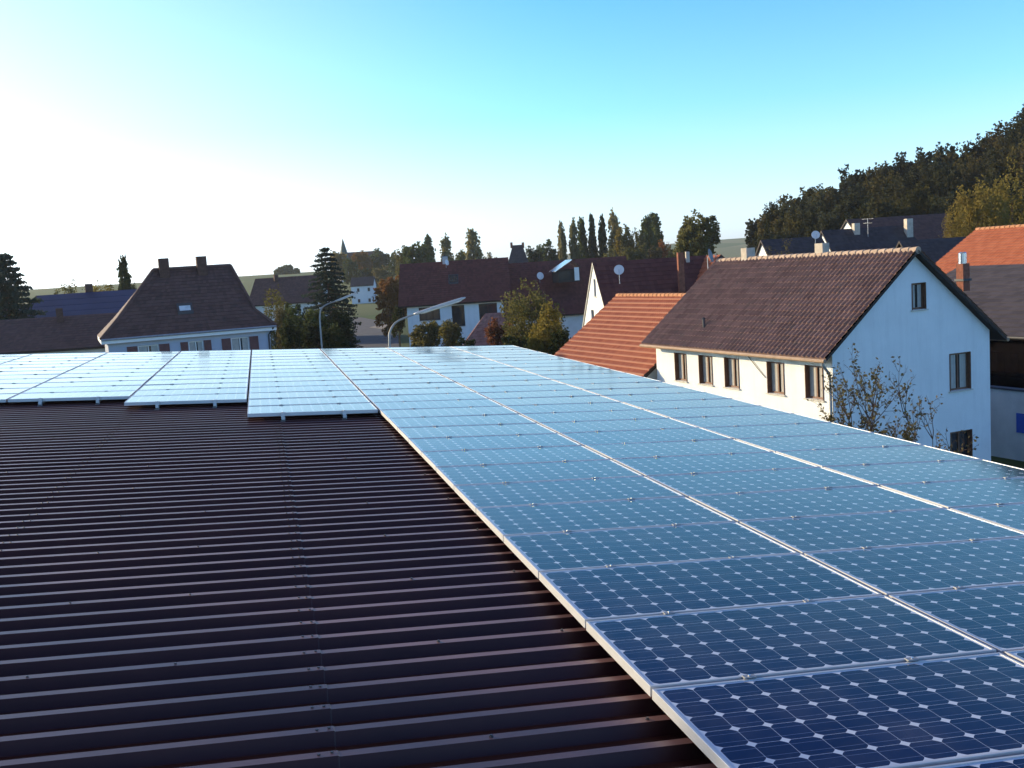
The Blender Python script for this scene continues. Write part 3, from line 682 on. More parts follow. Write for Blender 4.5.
# ---- red-roofed house with the white sunlit gable (D)
ap = at(594.5, 262.5, 62); yD = R(96)
dD = Vector((math.sin(yD), math.cos(yD), 0)); eD = Vector((math.cos(yD), -math.sin(yD), 0)); WDD = 8.6; hD = WDD / 2
oD = ap - eD * hD - dD * .15
gw = []
GD, DP, DD, DE, dpit = gable_house('gabled_house', 'house with narrow sunlit white gable and dark red roof behind the orange wing', 'house', (oD.x, oD.y), yD, 7.2, WDD, ap.z - hD * 1.02, ap.z, 't_red', 'plaster', .3, .08,
    [('g', 3.72, 4.32, ap.z - 2.05, ap.z - 1.0, 0), ('g', 2.55, 3.35, ap.z - 4.3, ap.z - 2.9, 0), ('g', 4.75, 5.55, ap.z - 4.3, ap.z - 2.9, 0)], wave=False, framem='darkwood', curtain=False, thick=.09, fascia='stone')
# chimney on its front slope and a pipe
q = at(680.5, 263, 60.5); chimney(GD, Vector((q.x, q.y, q.z)) - GD.location, .30, .34, .62, R(96), 'brickred', down=1.7, cap=False)
q = at(687.5, 259, 62.5); chimney(GD, q - GD.location, .2, .22, .45, R(96), 'brick', down=.8, cap=False)
dish('satellite_dish', 'white round satellite dish on the dark red roof beside the white gable', at(619, 270, 58.5), .29, (-.35, -.9, .25), 'dish', .75)
# ---- cross building E behind: sunlit left slope beside the brown roof
qE = ap + dD * 7.0; pe_l, pe_t = qE.dot(VL) - 4.0, qE.dot(VT) - 1.6
pe = vil(pe_l, pe_t)
EB, EP, ED, EE, epit = gable_house('cross_building', 'building whose sunlit orange slope shows beside the upper end of the brown roof', 'building', (pe.x, pe.y), VY, 5.0, 8.0, ap.z - 4.0, ap.z - .03, 't_orange2', 'plaster_old', .3, .2, (), wave=True, amp=.025, step=.04)
dish('satellite_dish', 'dark grey satellite dish above the left end of the brown roof ridge', at(709.5, 256, 47.5), .33, (.75, -.62, .25), 'dishgrey', 1.6)

# ---- dark roof with dormer behind the round tree (C)
pc = at(506, 288, 84)
yC = R(97)
dC = Vector((math.sin(yC), math.cos(yC), 0)); eC = Vector((math.cos(yC), -math.sin(yC), 0)); WCc = 13.0
rC = at(496, 264.3, 118)
oC = rC - eC * (WCc / 2)
HC, CP, CD, CE, cpit = gable_house('dark_roofed_house', 'house with dark red roof and a metal topped dormer, between big tree and white gable', 'house', (oC.x, oC.y), yC, 15.3, WCc, rC.z - 6.0, rC.z, 't_red', 'plaster_old', .4, .3, (), wave=False)
def dormer():
    # box dormer with a bright sheet roof
    px_, yy = 568, 268
    c = at(567, 269, 113.5) - HC.location; yaw = yC
    Mx = Matrix.Translation(c) @ Matrix.Rotation(-yaw + math.pi / 2, 4, 'Z') @ Matrix.Scale(1.3, 4)
    b = MB(); b.box(-1.0, .9, -.9, 1.9, -1.1, .0, Mx); o = b.build('dormer', M['darkwood'], HC)
    r = MB()
    pts = [(-1.25, -1.15, -.12), (.25, -1.15, .78), (.25, 2.0, .78), (-1.25, 2.0, -.12)]
    r.poly([Mx @ Vector(p) for p in pts]); r.poly([Mx @ (Vector(p) - Vector((0, 0, .07))) for p in reversed(pts)])
    r.poly([Mx @ Vector(p) for p in ((.25, -1.15, .78), (1.15, -1.15, .0), (1.15, 2.0, .0), (.25, 2.0, .78))])
    for k in range(4): r.quad(Mx @ Vector(pts[k]), Mx @ Vector(pts[(k + 1) % 4]), Mx @ (Vector(pts[(k + 1) % 4]) - Vector((0, 0, .07))), Mx @ (Vector(pts[k]) - Vector((0, 0, .07))))
    r.build('dormer_roof', M['steel'], o)
    g = MB(); g.quad(*[Mx @ Vector(p) for p in ((-.9, -.905, -.95), (.1, -.905, -.95), (.1, -.905, -.2), (-.9, -.905, -.2))]); g.build('pane', M['glass'], o)
    g = MB(); g.box(.45, .85, -.95, -.91, -1.0, .1, Mx); g.build('shutter', M['whitewood'], o)
dormer()

# ---- big farmhouse with dark red roof (middle)
p_l = at(398, 306.7, 112); p_r = at(496, 301, 112)
yF = math.atan2((p_r - p_l).x, (p_r - p_l).y)
dF = Vector((math.sin(yF), math.cos(yF), 0)); eF = Vector((math.cos(yF), -math.sin(yF), 0))
WF = 11.0; oF = p_l - eF * WF; LF = 12.4
ridgeF = at(450, 261, 112 + WF / 2)
FH, FP, FD, FE, fpit = gable_house('farmhouse', 'broad farmhouse with big dark red roof, white wall and dark windows behind the shrubs', 'house', (oF.x, oF.y), yF, LF, WF, p_l.z, ridgeF.z, 't_red', 'plaster', .5, .9,
    [('b', 1.3, 3.6, p_l.z - 1.75, p_l.z - .3, 2), ('b', 4.9, 6.3, p_l.z - 2.6, p_l.z - .3, 0), ('b', 7.9, 9.9, p_l.z - 2.2, p_l.z - .3, 1)], wave=False, framem='darkwood', curtain=False)
def roof_window(parent, P, L, W, ze, pit, a, b, w_, h_, side=1, m='skyglass'):
    # frame lies proud of the slope
    zf = lambda bb: ze + pit * ((W - bb) if side > 0 else bb)
    f = MB(); n = 0.09
    b0, b1 = b - h_ / 2, b + h_ / 2
    def pt(x, y, k): return P(x, y, zf(y) + k)
    x0, x1 = a - w_ / 2, a + w_ / 2
    for (xa, xb, ya, yb) in ((x0 - .08, x0, b0 - .08, b1 + .08), (x1, x1 + .08, b0 - .08, b1 + .08), (x0, x1, b0 - .08, b0), (x0, x1, b1, b1 + .08)):
        c = [pt(xa, ya, n), pt(xb, ya, n), pt(xb, yb, n), pt(xa, yb, n)]; d = [pt(xa, ya, -.02), pt(xb, ya, -.02), pt(xb, yb, -.02), pt(xa, yb, -.02)]
        f.quad(*c)
        for k in range(4): f.quad(c[k], c[(k + 1) % 4], d[(k + 1) % 4], d[k])
    o = f.build('roof_window', M['lead'], parent)
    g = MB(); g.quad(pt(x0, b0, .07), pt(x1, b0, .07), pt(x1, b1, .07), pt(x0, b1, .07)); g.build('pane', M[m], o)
roof_window(FH, FP, LF, WF, p_l.z, fpit, 6.1, 8.0, .95, 1.0, 1, 'glass')
q = FP(5.2, WF / 2 + .1, ridgeF.z); chimney(FH, q, .6, .6, .55, yF, 'plaster_grey' if 'plaster_grey' in M else 'brick', down=.5)
dish('satellite_dish', 'white satellite dish beside the chimney on the farmhouse ridge', at(446.5, 262.5, 116), .33, (.6, -.75, .2), 'dish', .7)
dish('satellite_dish', 'small pale satellite dish low on the dark roof above the round tree', at(540, 276, 113.5), .42, (.2, -.95, .2), 'dish', .7)

# ---- left house with hipped roof and red shutters
pr = vil(12.77, 70, 6.31); pl = vil(1.69, 70, 6.31)
yL = math.atan2((pr - pl).x, (pr - pl).y); zeL = (pr.z + pl.z) / 2; LL = (pr - pl).to_2d().length
dL = Vector((math.sin(yL), math.cos(yL), 0)); eL = Vector((math.cos(yL), -math.sin(yL), 0)); WL = 8.0
def left_house():
    t = thing('hipped_house', 'pale house with steep hipped brown roof, two chimneys and red shutters', 'house', (pl.x, pl.y, 0))
    P = lambda a, b, z: dL * a + eL * (-b) + Vector((0, 0, z))       # b goes away from the viewer
    zk = zeL + 1.15; zr = 10.55; ra, rb = LL * .350, LL * .815
    ins = 1.15; mid = .44
    rf = MB()
    # flared foot (bell-cast eave), main slopes, hips
    E0 = [P(0, 0, zeL), P(LL, 0, zeL), P(LL, WL, zeL), P(0, WL, zeL)]
    K0 = [P(ins, ins * .95, zk), P(LL - ins, ins * .95, zk), P(LL - ins, WL - ins * .95, zk), P(ins, WL - ins * .95, zk)]
    T0 = [P(ra, WL / 2, zr), P(rb, WL / 2, zr), P(rb, WL / 2, zr), P(ra, WL / 2, zr)]
    for k in range(4):
        j = (k + 1) % 4
        slope(rf, E0[k], E0[j], K0[j], K0[k], .25, .36, 0, .02, 1, False)
        if (T0[k] - T0[j]).length > .1: slope(rf, K0[k], K0[j], T0[j], T0[k], .25, .36, 0, .02, 1, False)
        else: slope(rf, K0[k], K0[j], T0[j], T0[k], .25, .36, 0, .02, 1, False)
    ro = rf.build('roof', M['t_plum'], t)
    rg = MB(); rg.tube([P(ra, WL / 2, zr + .02), P(rb, WL / 2, zr + .02)], .13, 8)
    for a, b in ((K0[0], T0[0]), (K0[1], T0[1]), (E0[0], K0[0]), (E0[1], K0[1])): rg.tube([a + Vector((0, 0, .02)), b + Vector((0, 0, .02))], .11, 8)
    rg.build('ridge_tiles', M['t_plum'], ro)
    bd = MB()
    for k in range(4):
        a, b = E0[k], E0[(k + 1) % 4]; z = Vector((0, 0, 1)); bd.quad(a - z * .32, b - z * .32, b - z * .02, a - z * .02)
    bd.quad(*[p - Vector((0, 0, .3)) for p in E0]); bd.build('eave_board', M['whitewood'], t)
    wl = MB(); i_ = .4
    X = dL; N = eL; O = P(i_, i_, 0); wd = LL - 2 * i_
    def lx(px_, t_):
        r_ = ray(px_, 330); k_ = t_ / r_.dot(VT); return (r_ * k_).dot(VL) - 1.69
    fx = lambda px_: lx(px_, 70 + i_) - i_
    ops = []
    zt, zb = zeL - .62, zeL - 2.0
    for (x0, x1) in ((136, 157), (187, 202), (230, 248)): ops.append((fx(x0), fx(x1), zb, zt))
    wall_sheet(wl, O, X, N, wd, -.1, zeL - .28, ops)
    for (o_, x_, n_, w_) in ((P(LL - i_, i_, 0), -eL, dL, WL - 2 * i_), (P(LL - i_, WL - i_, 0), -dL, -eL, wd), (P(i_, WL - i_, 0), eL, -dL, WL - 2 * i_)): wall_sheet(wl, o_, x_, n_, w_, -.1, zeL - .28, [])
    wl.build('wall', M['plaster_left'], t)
    for o_ in ops: window(t, O, X, N, o_, .16, 'whitewood', False, True, 'redshutter', True, 1)
    g = MB(); g.tube([P(0, -.07, zeL - .05), P(LL, -.07, zeL - .05)], .07, 8); g.build('gutter', M['zinc'], t)
    d = MB(); d.tube([P(LL - .2, -.07, zeL - .1), P(LL - .35, .2, zeL - .4), P(LL - .5, i_ - .07, zeL - .6), P(LL - .5, i_ - .07, -.1)], .06, 8); d.build('downpipe', M['lead'], t)
    for (xp, h) in ((170, 1.05), (207.5, 1.05)):
        a = lx(xp, 70 + WL / 2)
        chimney(t, P(a, WL / 2 - .25, zr), .66, .6, h * .72, yL - math.pi / 2, 'brickdark', down=1.2, cap=False)
    # roof window with bright pane
    hp = lambda b: zk + (zr - zk) * (b - ins * .95) / (WL / 2 - ins * .95)
    a = lx(187.5, 71.2); b0, b1 = 1.22, 1.56
    f = MB(); fr = []
    for (xa, xb, ya, yb) in ((a - .50, a - .36, b0 - .12, b1 + .12), (a + .36, a + .50, b0 - .12, b1 + .12), (a - .36, a + .36, b0 - .12, b0), (a - .36, a + .36, b1, b1 + .12)):
        c = [P(xa, ya, hp(ya) + .14), P(xb, ya, hp(ya) + .14), P(xb, yb, hp(yb) + .14), P(xa, yb, hp(yb) + .14)]; f.quad(*c)
        e = [v - Vector((0, 0, .2)) for v in c]
        for k in range(4): f.quad(c[k], c[(k + 1) % 4], e[(k + 1) % 4], e[k])
    o = f.build('roof_window', M['lead'], t)
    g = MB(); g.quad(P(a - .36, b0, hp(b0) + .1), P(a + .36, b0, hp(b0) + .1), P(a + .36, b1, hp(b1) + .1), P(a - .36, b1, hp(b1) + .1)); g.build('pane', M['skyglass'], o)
    for (xp, yp) in ((186, 330), (230, 330)): pass
left_house()

# ---- barns at far left
def simple_barn(name, label, xl, yl, xr, yr, d, W, ye_ridge, roofm, wallm='plaster_old', **kw):
    """front eave line through two pixels at depth d, ridge through a pixel row"""
    a, b = at(xl, yl, d), at(xr, yr, d); yaw = math.atan2((b - a).x, (b - a).y); L = (b - a).to_2d().length
    e = Vector((math.cos(yaw), -math.sin(yaw), 0)); o = a - e * W; ze = (a.z + b.z) / 2
    zr = at((xl + xr) / 2, ye_ridge, d + W / 2).z
    return gable_house(name, label, 'building', (o.x, o.y), yaw, L, W, ze, zr, roofm, wallm, .35, .25, (), wave=False, **kw) + (ze, zr, L)
SB = simple_barn('solar_roofed_barn', 'barn with dark blue solar covered roof left of the hipped house', 15, 323.5, 142, 315, 96, 10, 293, 't_plum')
def barn_pv():
    t, P, D, E, pit, ze, zr, L = SB
    W = 10
    for r in range(4):
        mb = MB(); s0, s1 = .07 + r * .225, .07 + (r + 1) * .225 - .012
        pts = []
        for (a, s) in ((.25, s0), (L - .2, s0), (L - .2, s1), (.25, s1)):
            b = W - s * W / 2; pts.append(P(a, b, ze + pit * (W - b) + .11))
        mb.poly(pts); mb.poly([p - Vector((0, 0, .05)) for p in reversed(pts)])
        for k in range(4): mb.quad(pts[k], pts[(k + 1) % 4], pts[(k + 1) % 4] - Vector((0, 0, .05)), pts[k] - Vector((0, 0, .05)))
        mb.build('solar_row', M['pvroof'], t)
    b = W * .52; q = at(89, 289, 101) - t.location; chimney(t, q, .9, .7, .5, R(80), 'brickdark', down=1, cap=False)
barn_pv()
LB = simple_barn('low_barn', 'low barn with dark brown roof at the left, in front of the solar roof', -60, 356, 108, 347, 76, 9, 318.5, 't_plum')
chimney(LB[0], at(60, 318, 79.5) - LB[0].location, .5, .5, .75, R(80), 'brickdark', down=.8, cap=False)
SB2 = simple_barn('solar_roofed_barn', 'blue roofed barn at the left picture edge, below the spruce', -40, 331, 13, 327, 96.5, 10, 307.5, 'pvroof')
# far roof behind the hipped house
FB = simple_barn('old_farm_barn', 'long old barn with dull red roof behind the dark conifer', 247, 306, 318, 301, 150, 13, 277, 't_plum')
chimney(FB[0], at(276, 278, 155) - FB[0].location, .6, .6, .5, R(80), 'brickdark', down=.5, cap=False)
# ---- white house at the end of the street
a = at(350, 286.5, 300); b = at(373.5, 285, 300); yaw = math.atan2((b - a).x, (b - a).y)
ee = Vector((math.cos(yaw), -math.sin(yaw), 0)); oo = a - ee * 8
zrr = at(362, 277, 304).z; Lh = (b - a).to_2d().length
gable_house('street_end_house', 'small white house with dark roof at the end of the street', 'house', (oo.x, oo.y), yaw, Lh, 8, a.z, zrr, 't_dark', 'plaster', .3, .2,
    [('b', Lh * f - .35, Lh * f + .35, z, z + 1.0, 0) for f in (.3, .75) for z in (1.7, a.z - 1.7)], wave=False, framem='darkwood', curtain=False, z0=-.3)
# ---- small shed, tiled, overgrown
SH = simple_barn('tiled_shed', 'small shed with faded red tiled roof among the shrubs', 462, 347, 515, 343, 82, 6.5, 313, 't_faded', hip=(2.0, .9))

# ---- dark house with two chimneys on the skyline
a = at(507, 267, 230); b = at(530, 266, 230); yaw = math.atan2((b - a).x, (b - a).y); ee = Vector((math.cos(yaw), -math.sin(yaw), 0)); oo = a - ee * 8
zrr = at(518, 245, 234).z; Lh = (b - a).to_2d().length
g = gable_house('skyline_house', 'dark hip roofed house with two thin chimneys on the skyline', 'house', (oo.x, oo.y), yaw, Lh, 8, a.z, zrr, 't_dark', 'plaster_grey', .3, .2, (), wave=False, hip=(1.6, 1.4))
for xp in (511.5, 523): chimney(g[0], at(xp, 245.5, 234) - g[0].location, .55, .55, .7, yaw, 'brickred', down=.6, cap=False)

# ---- church
def church():
    base = at(346, 280, 430); base.z = ground_z(base.x, base.y)
    t = thing('church', 'church with pointed green spire rising above the trees', 'church', base)
    topz = at(346, 238.5, 430).z - base.z; zt = at(346, 262, 430).z - base.z
    mb = MB(); mb.box(-2.6, 2.6, -2.6, 2.6, -1, zt, Matrix.Rotation(R(12), 4, 'Z'))
    tw = mb.build('tower', M['plaster'], t)
    s = MB(); s.tube([(0, 0, zt), (0, 0, zt + .25 * (topz - zt)), (0, 0, topz)], [4.0, 1.9, .08], 8); s.build('spire', M['copperspire'], t)
    wn = MB(); Mx = Matrix.Rotation(R(12), 4, 'Z')
    for sx in (-1, 1): wn.box(sx * 1.0 - .5, sx * 1.0 + .5, -2.66, -2.605, zt - 3.0, zt - 1.0, Mx)
    wn.build('belfry_opening', M['lead'], t)
    n = MB(); n.box(2.0, 16, -4, 4, -1, 7, Mx); n.build('nave', M['plaster'], t)
    r = MB()
    P = lambda x, y, z: Mx @ Vector((x, y, z))
    slope(r, P(1.5, -4.6, 6.6), P(16.5, -4.6, 6.6), P(16.5, 0, 12), P(1.5, 0, 12), .3, .4, 0, .02, 1, False); slope(r, P(16.5, 4.6, 6.6), P(1.5, 4.6, 6.6), P(1.5, 0, 12), P(16.5, 0, 12), .3, .4, 0, .02, 1, False)
    r.build('nave_roof', M['t_plum'], t)
church()

# ---- right-hand cluster
pR = vil(50.0, 24.0)
OR3, RP3, RD3, RE3, rp3 = gable_house('orange_roofed_house', 'house with bright sunlit orange roof at the right edge', 'house', (pR.x, pR.y), VY, 26.0, 10.0, 6.85, 9.65, 't_orange2', 'plaster_old', .4, .3, (), wave=True, tile=.24, course=.34, amp=.02, step=.04, ridge='ridge_orange')
# grey lean-to building in front of it
def grey_block():
    p = vil(40.0, 20.0); t = thing('grey_roofed_outbuilding', 'outbuilding with grey slate pent roof and dark front beyond the white house', 'building', p)
    P = lambda l, tt, z: vil(l, tt, z) - p
    r = MB(); slope(r, P(39.6, 20, 4.55), P(39.6, 44.5, 4.55), P(47.6, 44.5, 7.55), P(47.6, 20, 7.55), .4, .45, 0, .02, 1, False); r.build('roof', M['t_slate'], t)
    w_ = MB(); w_.quad(P(40.2, 44.2, -.1), P(40.2, 20.3, -.1), P(40.2, 20.3, 4.6), P(40.2, 44.2, 4.6)); w_.quad(P(40.2, 20.3, -.1), P(47.4, 20.3, -.1), P(47.4, 20.3, 7.3), P(40.2, 20.3, 4.6)); w_.quad(P(47.4, 44.2, -.1), P(40.2, 44.2, -.1), P(40.2, 44.2, 4.6), P(47.4, 44.2, 7.3)); w_.quad(P(47.4, 20.3, -.1), P(47.4, 44.2, -.1), P(47.4, 44.2, 7.3), P(47.4, 20.3, 7.3)); w_.build('wall', M['blackwood'], t)
    g = MB(); g.tube([P(39.5, 20, 4.48), P(39.5, 44.5, 4.48)], .07, 8); g.build('gutter', M['lead'], t)
    rl = MB()
    for z in (2.9, 3.9): rl.tube([P(38.7, 24, z), P(38.7, 38, z)], .035, 6)
    for k in range(40): rl.tube([P(38.7, 24 + k * .36, 2.9), P(38.7, 24 + k * .36, 3.9)], .014, 5)
    rl.build('balcony_rail', M['blackwood'], t)
    sl = MB(); 
    c = [P(38.6, 23.8, 2.6), P(40.2, 23.8, 2.6), P(40.2, 38.2, 2.6), P(38.6, 38.2, 2.6)]; sl.poly(c); sl.poly([v + Vector((0, 0, .18)) for v in c])
    for k in range(4): sl.quad(c[k], c[(k + 1) % 4], c[(k + 1) % 4] + Vector((0, 0, .18)), c[k] + Vector((0, 0, .18)))
    sl.build('balcony_slab', M['blackwood'], t)
grey_block()
def flue():
    q = at(963, 280, 47.0); t = thing('flue_stack', 'stainless flue on a red brick base standing on the grey roof', 'chimney', q)
    b = MB(); b.box(-.2, .2, -.2, .2, -.5, .75, Matrix.Rotation(-VY, 4, 'Z')); b.build('brick_base', M['brickred'], t)
    f = MB(); f.tube([(0, 0, .752), (0, 0, 1.22)], .19, 16); f.tube([(0, 0, 1.22), (0, 0, 1.28)], [.19, .1], 16); f.build('flue', M['steel'], t)
    c = MB(); c.box(-.26, .26, -.26, .26, -.04, .06, Matrix.Rotation(-VY, 4, 'Z')); c.build('flashing', M['lead'], t)
flue()
def low_wall():
    p = vil(35.0, 24.0); t = thing('garden_wall', 'tall white garden wall with a blue sign right of the white house', 'wall', p)
    P = lambda l, tt, z: vil(l, tt, z) - p
    def bx(mb, l0, l1, a, b, z0, z1):
        c = [P(l, tt, z) for z in (z0, z1) for tt in (a, b) for l in (l0, l1)]; i = len(mb.v); mb.v += c
        for f in ((0, 2, 3, 1), (4, 5, 7, 6), (0, 1, 5, 4), (2, 6, 7, 3), (0, 4, 6, 2), (1, 3, 7, 5)): mb.f.append(tuple(i + k for k in f))
    w_ = MB(); bx(w_, 35, 35.25, 22, 38, -.1, 2.85); w_.build('wall', M['plaster_old'], t)
    c = MB(); bx(c, 34.93, 35.32, 21.95, 38.05, 2.853, 2.93); c.build('coping', M['lead'], t)
    s = MB(); q = at(1017.5, 425, 1); 
    tt = ridge_hit(1018, 35.0); bx(s, 34.955, 34.99, tt - .75, tt + .12, 1.15, 1.95); o = s.build('sign', M['bluesign'], t)
low_wall()
# dark-roofed houses below the wood
def dark_house(name, label, xa, ya, xr, yr, d, L, W, drop, yawdeg, roofm, chim=(), wallm='plaster', hip=(0, 0)):
    """sunlit narrow gable apex at pixel (xa,ya); ridge runs to the right"""
    ap = at(xa, ya, d); y = R(yawdeg); dv = Vector((math.sin(y), math.cos(y), 0)); ev = Vector((math.cos(y), -math.sin(y), 0)); o = ap - ev * (W / 2)
    g = gable_house(name, label, 'house', (o.x, o.y), y, L, W, ap.z - drop, ap.z, roofm, wallm, .35, .2, (), wave=False, hip=hip)
    for (xp, yp, h, w_) in chim:
        q = at(xp, yp, d + (xp - xa) * .0); chimney(g[0], q - g[0].location, w_, w_, h, y, 'brick', down=1.2, cap=False)
    return g
dark_house('dark_roofed_house', 'charcoal roofed house with sunlit sliver of gable behind the brown roof, left of its twin', 760.5, 240, 0, 0, 84, 5.2, 7, 3.0, 97, 't_dark')
dark_house('dark_roofed_house', 'long charcoal roofed house with two chimneys below the wood', 821, 230.5, 0, 0, 88, 8.6, 9, 4.2, 97, 't_dark', ((856, 230.5, .62, .5), (908.5, 227.5, .75, .55)), hip=(0, 1.0))
dark_house('dark_roofed_house', 'plum roofed house farther up under the edge of the wood', 846, 219.5, 0, 0, 112, 11.5, 9, 3.0, 97, 't_plum')
dark_house('dark_roofed_house', 'low charcoal roof between the brown roof and the orange roof', 899, 241, 0, 0, 82, 7.0, 8, 4.0, 94, 't_dark', wallm='darkwood')
dish('satellite_dish', 'pale blue satellite dish above the right chimney of the white house', at(815.5, 235, 80), .33, (-.3, -.9, .3), 'dish', 1.2)

def aerial():
    p = at(868, 232, 87); t = thing('roof_aerial', 'thin rake shaped roof aerial beside the left chimney of the long dark house', 'aerial', p)
    m_ = MB(); m_.tube([(0, 0, -.4), (0, 0, 1.15)], .02, 6); m_.build('mast', M['zinc'], t)
    for z, ln in ((1.1, .8), (.75, .55)):
        b = MB(); b.tube([(-ln / 2, 0, z), (ln / 2, 0, z)], .014, 5)
        for k in range(6): b.tube([(-ln / 2 + ln * k / 5, -.22, z), (-ln / 2 + ln * k / 5, .22, z)], .009, 4)
        b.build('boom', M['zinc'], t)
aerial()
# ------------------------------------------------------------------ street lamps
def street_lamp(label, base_px, d, pts, head0, head1, r):
    b = at(*base_px, d); t = thing('street_lamp', label, 'street lamp', (b.x, b.y, ground_z(b.x, b.y)), 0, 'curved street lamps by the street')
    L = [Vector((0, 0, -.1)), Vector((0, 0, 2.0))] + [Vector((*(at(x, y, d).to_2d() - b.to_2d()), at(x, y, d).z - t.location.z)) for x, y in pts]
    # smooth the bend
    for _ in range(2):
        N = [L[0]]
        for i in range(len(L) - 1): N += [L[i].lerp(L[i + 1], .25), L[i].lerp(L[i + 1], .75)]
        L = N + [L[-1]]
    n = len(L); mb = MB(); mb.tube(L, [r * (1.25 - .55 * k / n) for k in range(n)], 10); mb.build('pole', M['polemetal'], t, smooth=True)
    a = Vector(at(*head0, d)) - t.location; e = Vector(at(*head1, d)) - t.location
    h = MB(); ax = (e - a); s = ax.normalized().cross(Vector((0, 0, 1))).normalized(); up = s.cross(ax.normalized())
    prof = [(0, .04, .035), (.08, .075, .05), (.5, .095, .06), (.92, .085, .05), (1, .04, .02)]
    rings = []
    for (k, hw, hh) in prof:
        c = a + ax * k; i = len(h.v)
        for j in range(10):
            th = 2 * math.pi * j / 10; h.v.append(c + s * (hw * math.cos(th)) + up * (hh * math.sin(th)))
        rings.append(i)
    for q in range(len(rings) - 1):
        for j in range(10): h.f.append((rings[q] + j, rings[q] + (j + 1) % 10, rings[q + 1] + (j + 1) % 10, rings[q + 1] + j))
    h.f.append(tuple(rings[0] + j for j in reversed(range(10)))); h.f.append(tuple(rings[-1] + j for j in range(10)))
    o = h.build('lamp_head', M['lampshell'], t, smooth=True)
    g = MB(); rings = []
    for (k, hw, hh) in ((.12, .04, .02), (.2, .075, .045), (.85, .075, .045), (.92, .04, .02)):
        c = a + ax * k - up * .04; i = len(g.v)
        for j in range(8):
            th = 2 * math.pi * j / 8; g.v.append(c + s * (hw * math.cos(th)) + up * (hh * math.sin(th)))
        rings.append(i)
    for q in range(3):
        for j in range(8): g.f.append((rings[q] + j, rings[q] + (j + 1) % 8, rings[q + 1] + (j + 1) % 8, rings[q + 1] + j))
    g.build('lamp_cover', M['opal'], o, smooth=True)
street_lamp('tall curved street lamp in front of the dark bushes, farther from the hall', (321.5, 346), 65, [(320.5, 330), (319.5, 316), (321, 308), (327, 304), (335, 301.5), (338, 300)], (335, 301.3), (357, 292.5), .05)
street_lamp('nearer curved street lamp beside the farmhouse, long head pointing right', (387.5, 347), 34, [(388.5, 338), (391, 328), (397, 321), (407, 317), (416, 313.5)], (414, 314.3), (465.5, 297.5), .038)

# ------------------------------------------------------------------ trees
LEAF = {
 'green': leaf_mat('leaf_green', (0.044, 0.066, 0.020), (0.10, 0.12, 0.036)),
 'olive': leaf_mat('leaf_olive', (0.095, 0.094, 0.028), (0.19, 0.165, 0.058)),
 'yellow': leaf_mat('leaf_yellow_green', (0.12, 0.105, 0.022), (0.24, 0.19, 0.042)),
 'orange': leaf_mat('leaf_orange', (0.16, 0.075, 0.022), (0.26, 0.14, 0.04)),
 'red': leaf_mat('leaf_dull_red', (0.13, 0.045, 0.030), (0.20, 0.085, 0.045)),
 'dark': leaf_mat('leaf_dark', (0.018, 0.030, 0.012), (0.042, 0.055, 0.020)),
 'blue': leaf_mat('needle_blue_green', (0.026, 0.042, 0.032), (0.055, 0.078, 0.058)),
 'brown': leaf_mat('leaf_dry_brown', (0.095, 0.078, 0.034), (0.19, 0.15, 0.065)),
 'poplar': leaf_mat('poplar_leaf', (0.16, 0.15, 0.06), (0.26, 0.23, 0.10)),
 'wood2': leaf_mat('leaf_of_the_wood_olive', (0.048, 0.048, 0.015), (0.12, 0.10, 0.034), .35),
 'wood3': leaf_mat('leaf_of_the_wood_grey', (0.026, 0.034, 0.018), (0.065, 0.070, 0.036), .35),
 'wood': leaf_mat('leaf_of_the_wood', (0.020, 0.026, 0.012), (0.055, 0.056, 0.024), .45),
}
def leafq(mb, c, s, rnd, flat=0.0):
    a = Vector((rnd.gauss(0, 1), rnd.gauss(0, 1), rnd.gauss(0, 1) * (1 - flat))).normalized(); b = a.orthogonal().normalized(); b = Matrix.Rotation(rnd.uniform(0, 6.28), 3, a) @ b; e = a.cross(b)
    w_ = s * rnd.uniform(.3, .5); l = s * rnd.uniform(.45, .75)
    mb.poly([c - b * l, c + e * w_ - b * l * .1, c + b * l, c - e * w_ + b * l * .15])
def shape_fn(kind):
    def broad(h, th, ph): return 1
    return broad
CACHE = {}
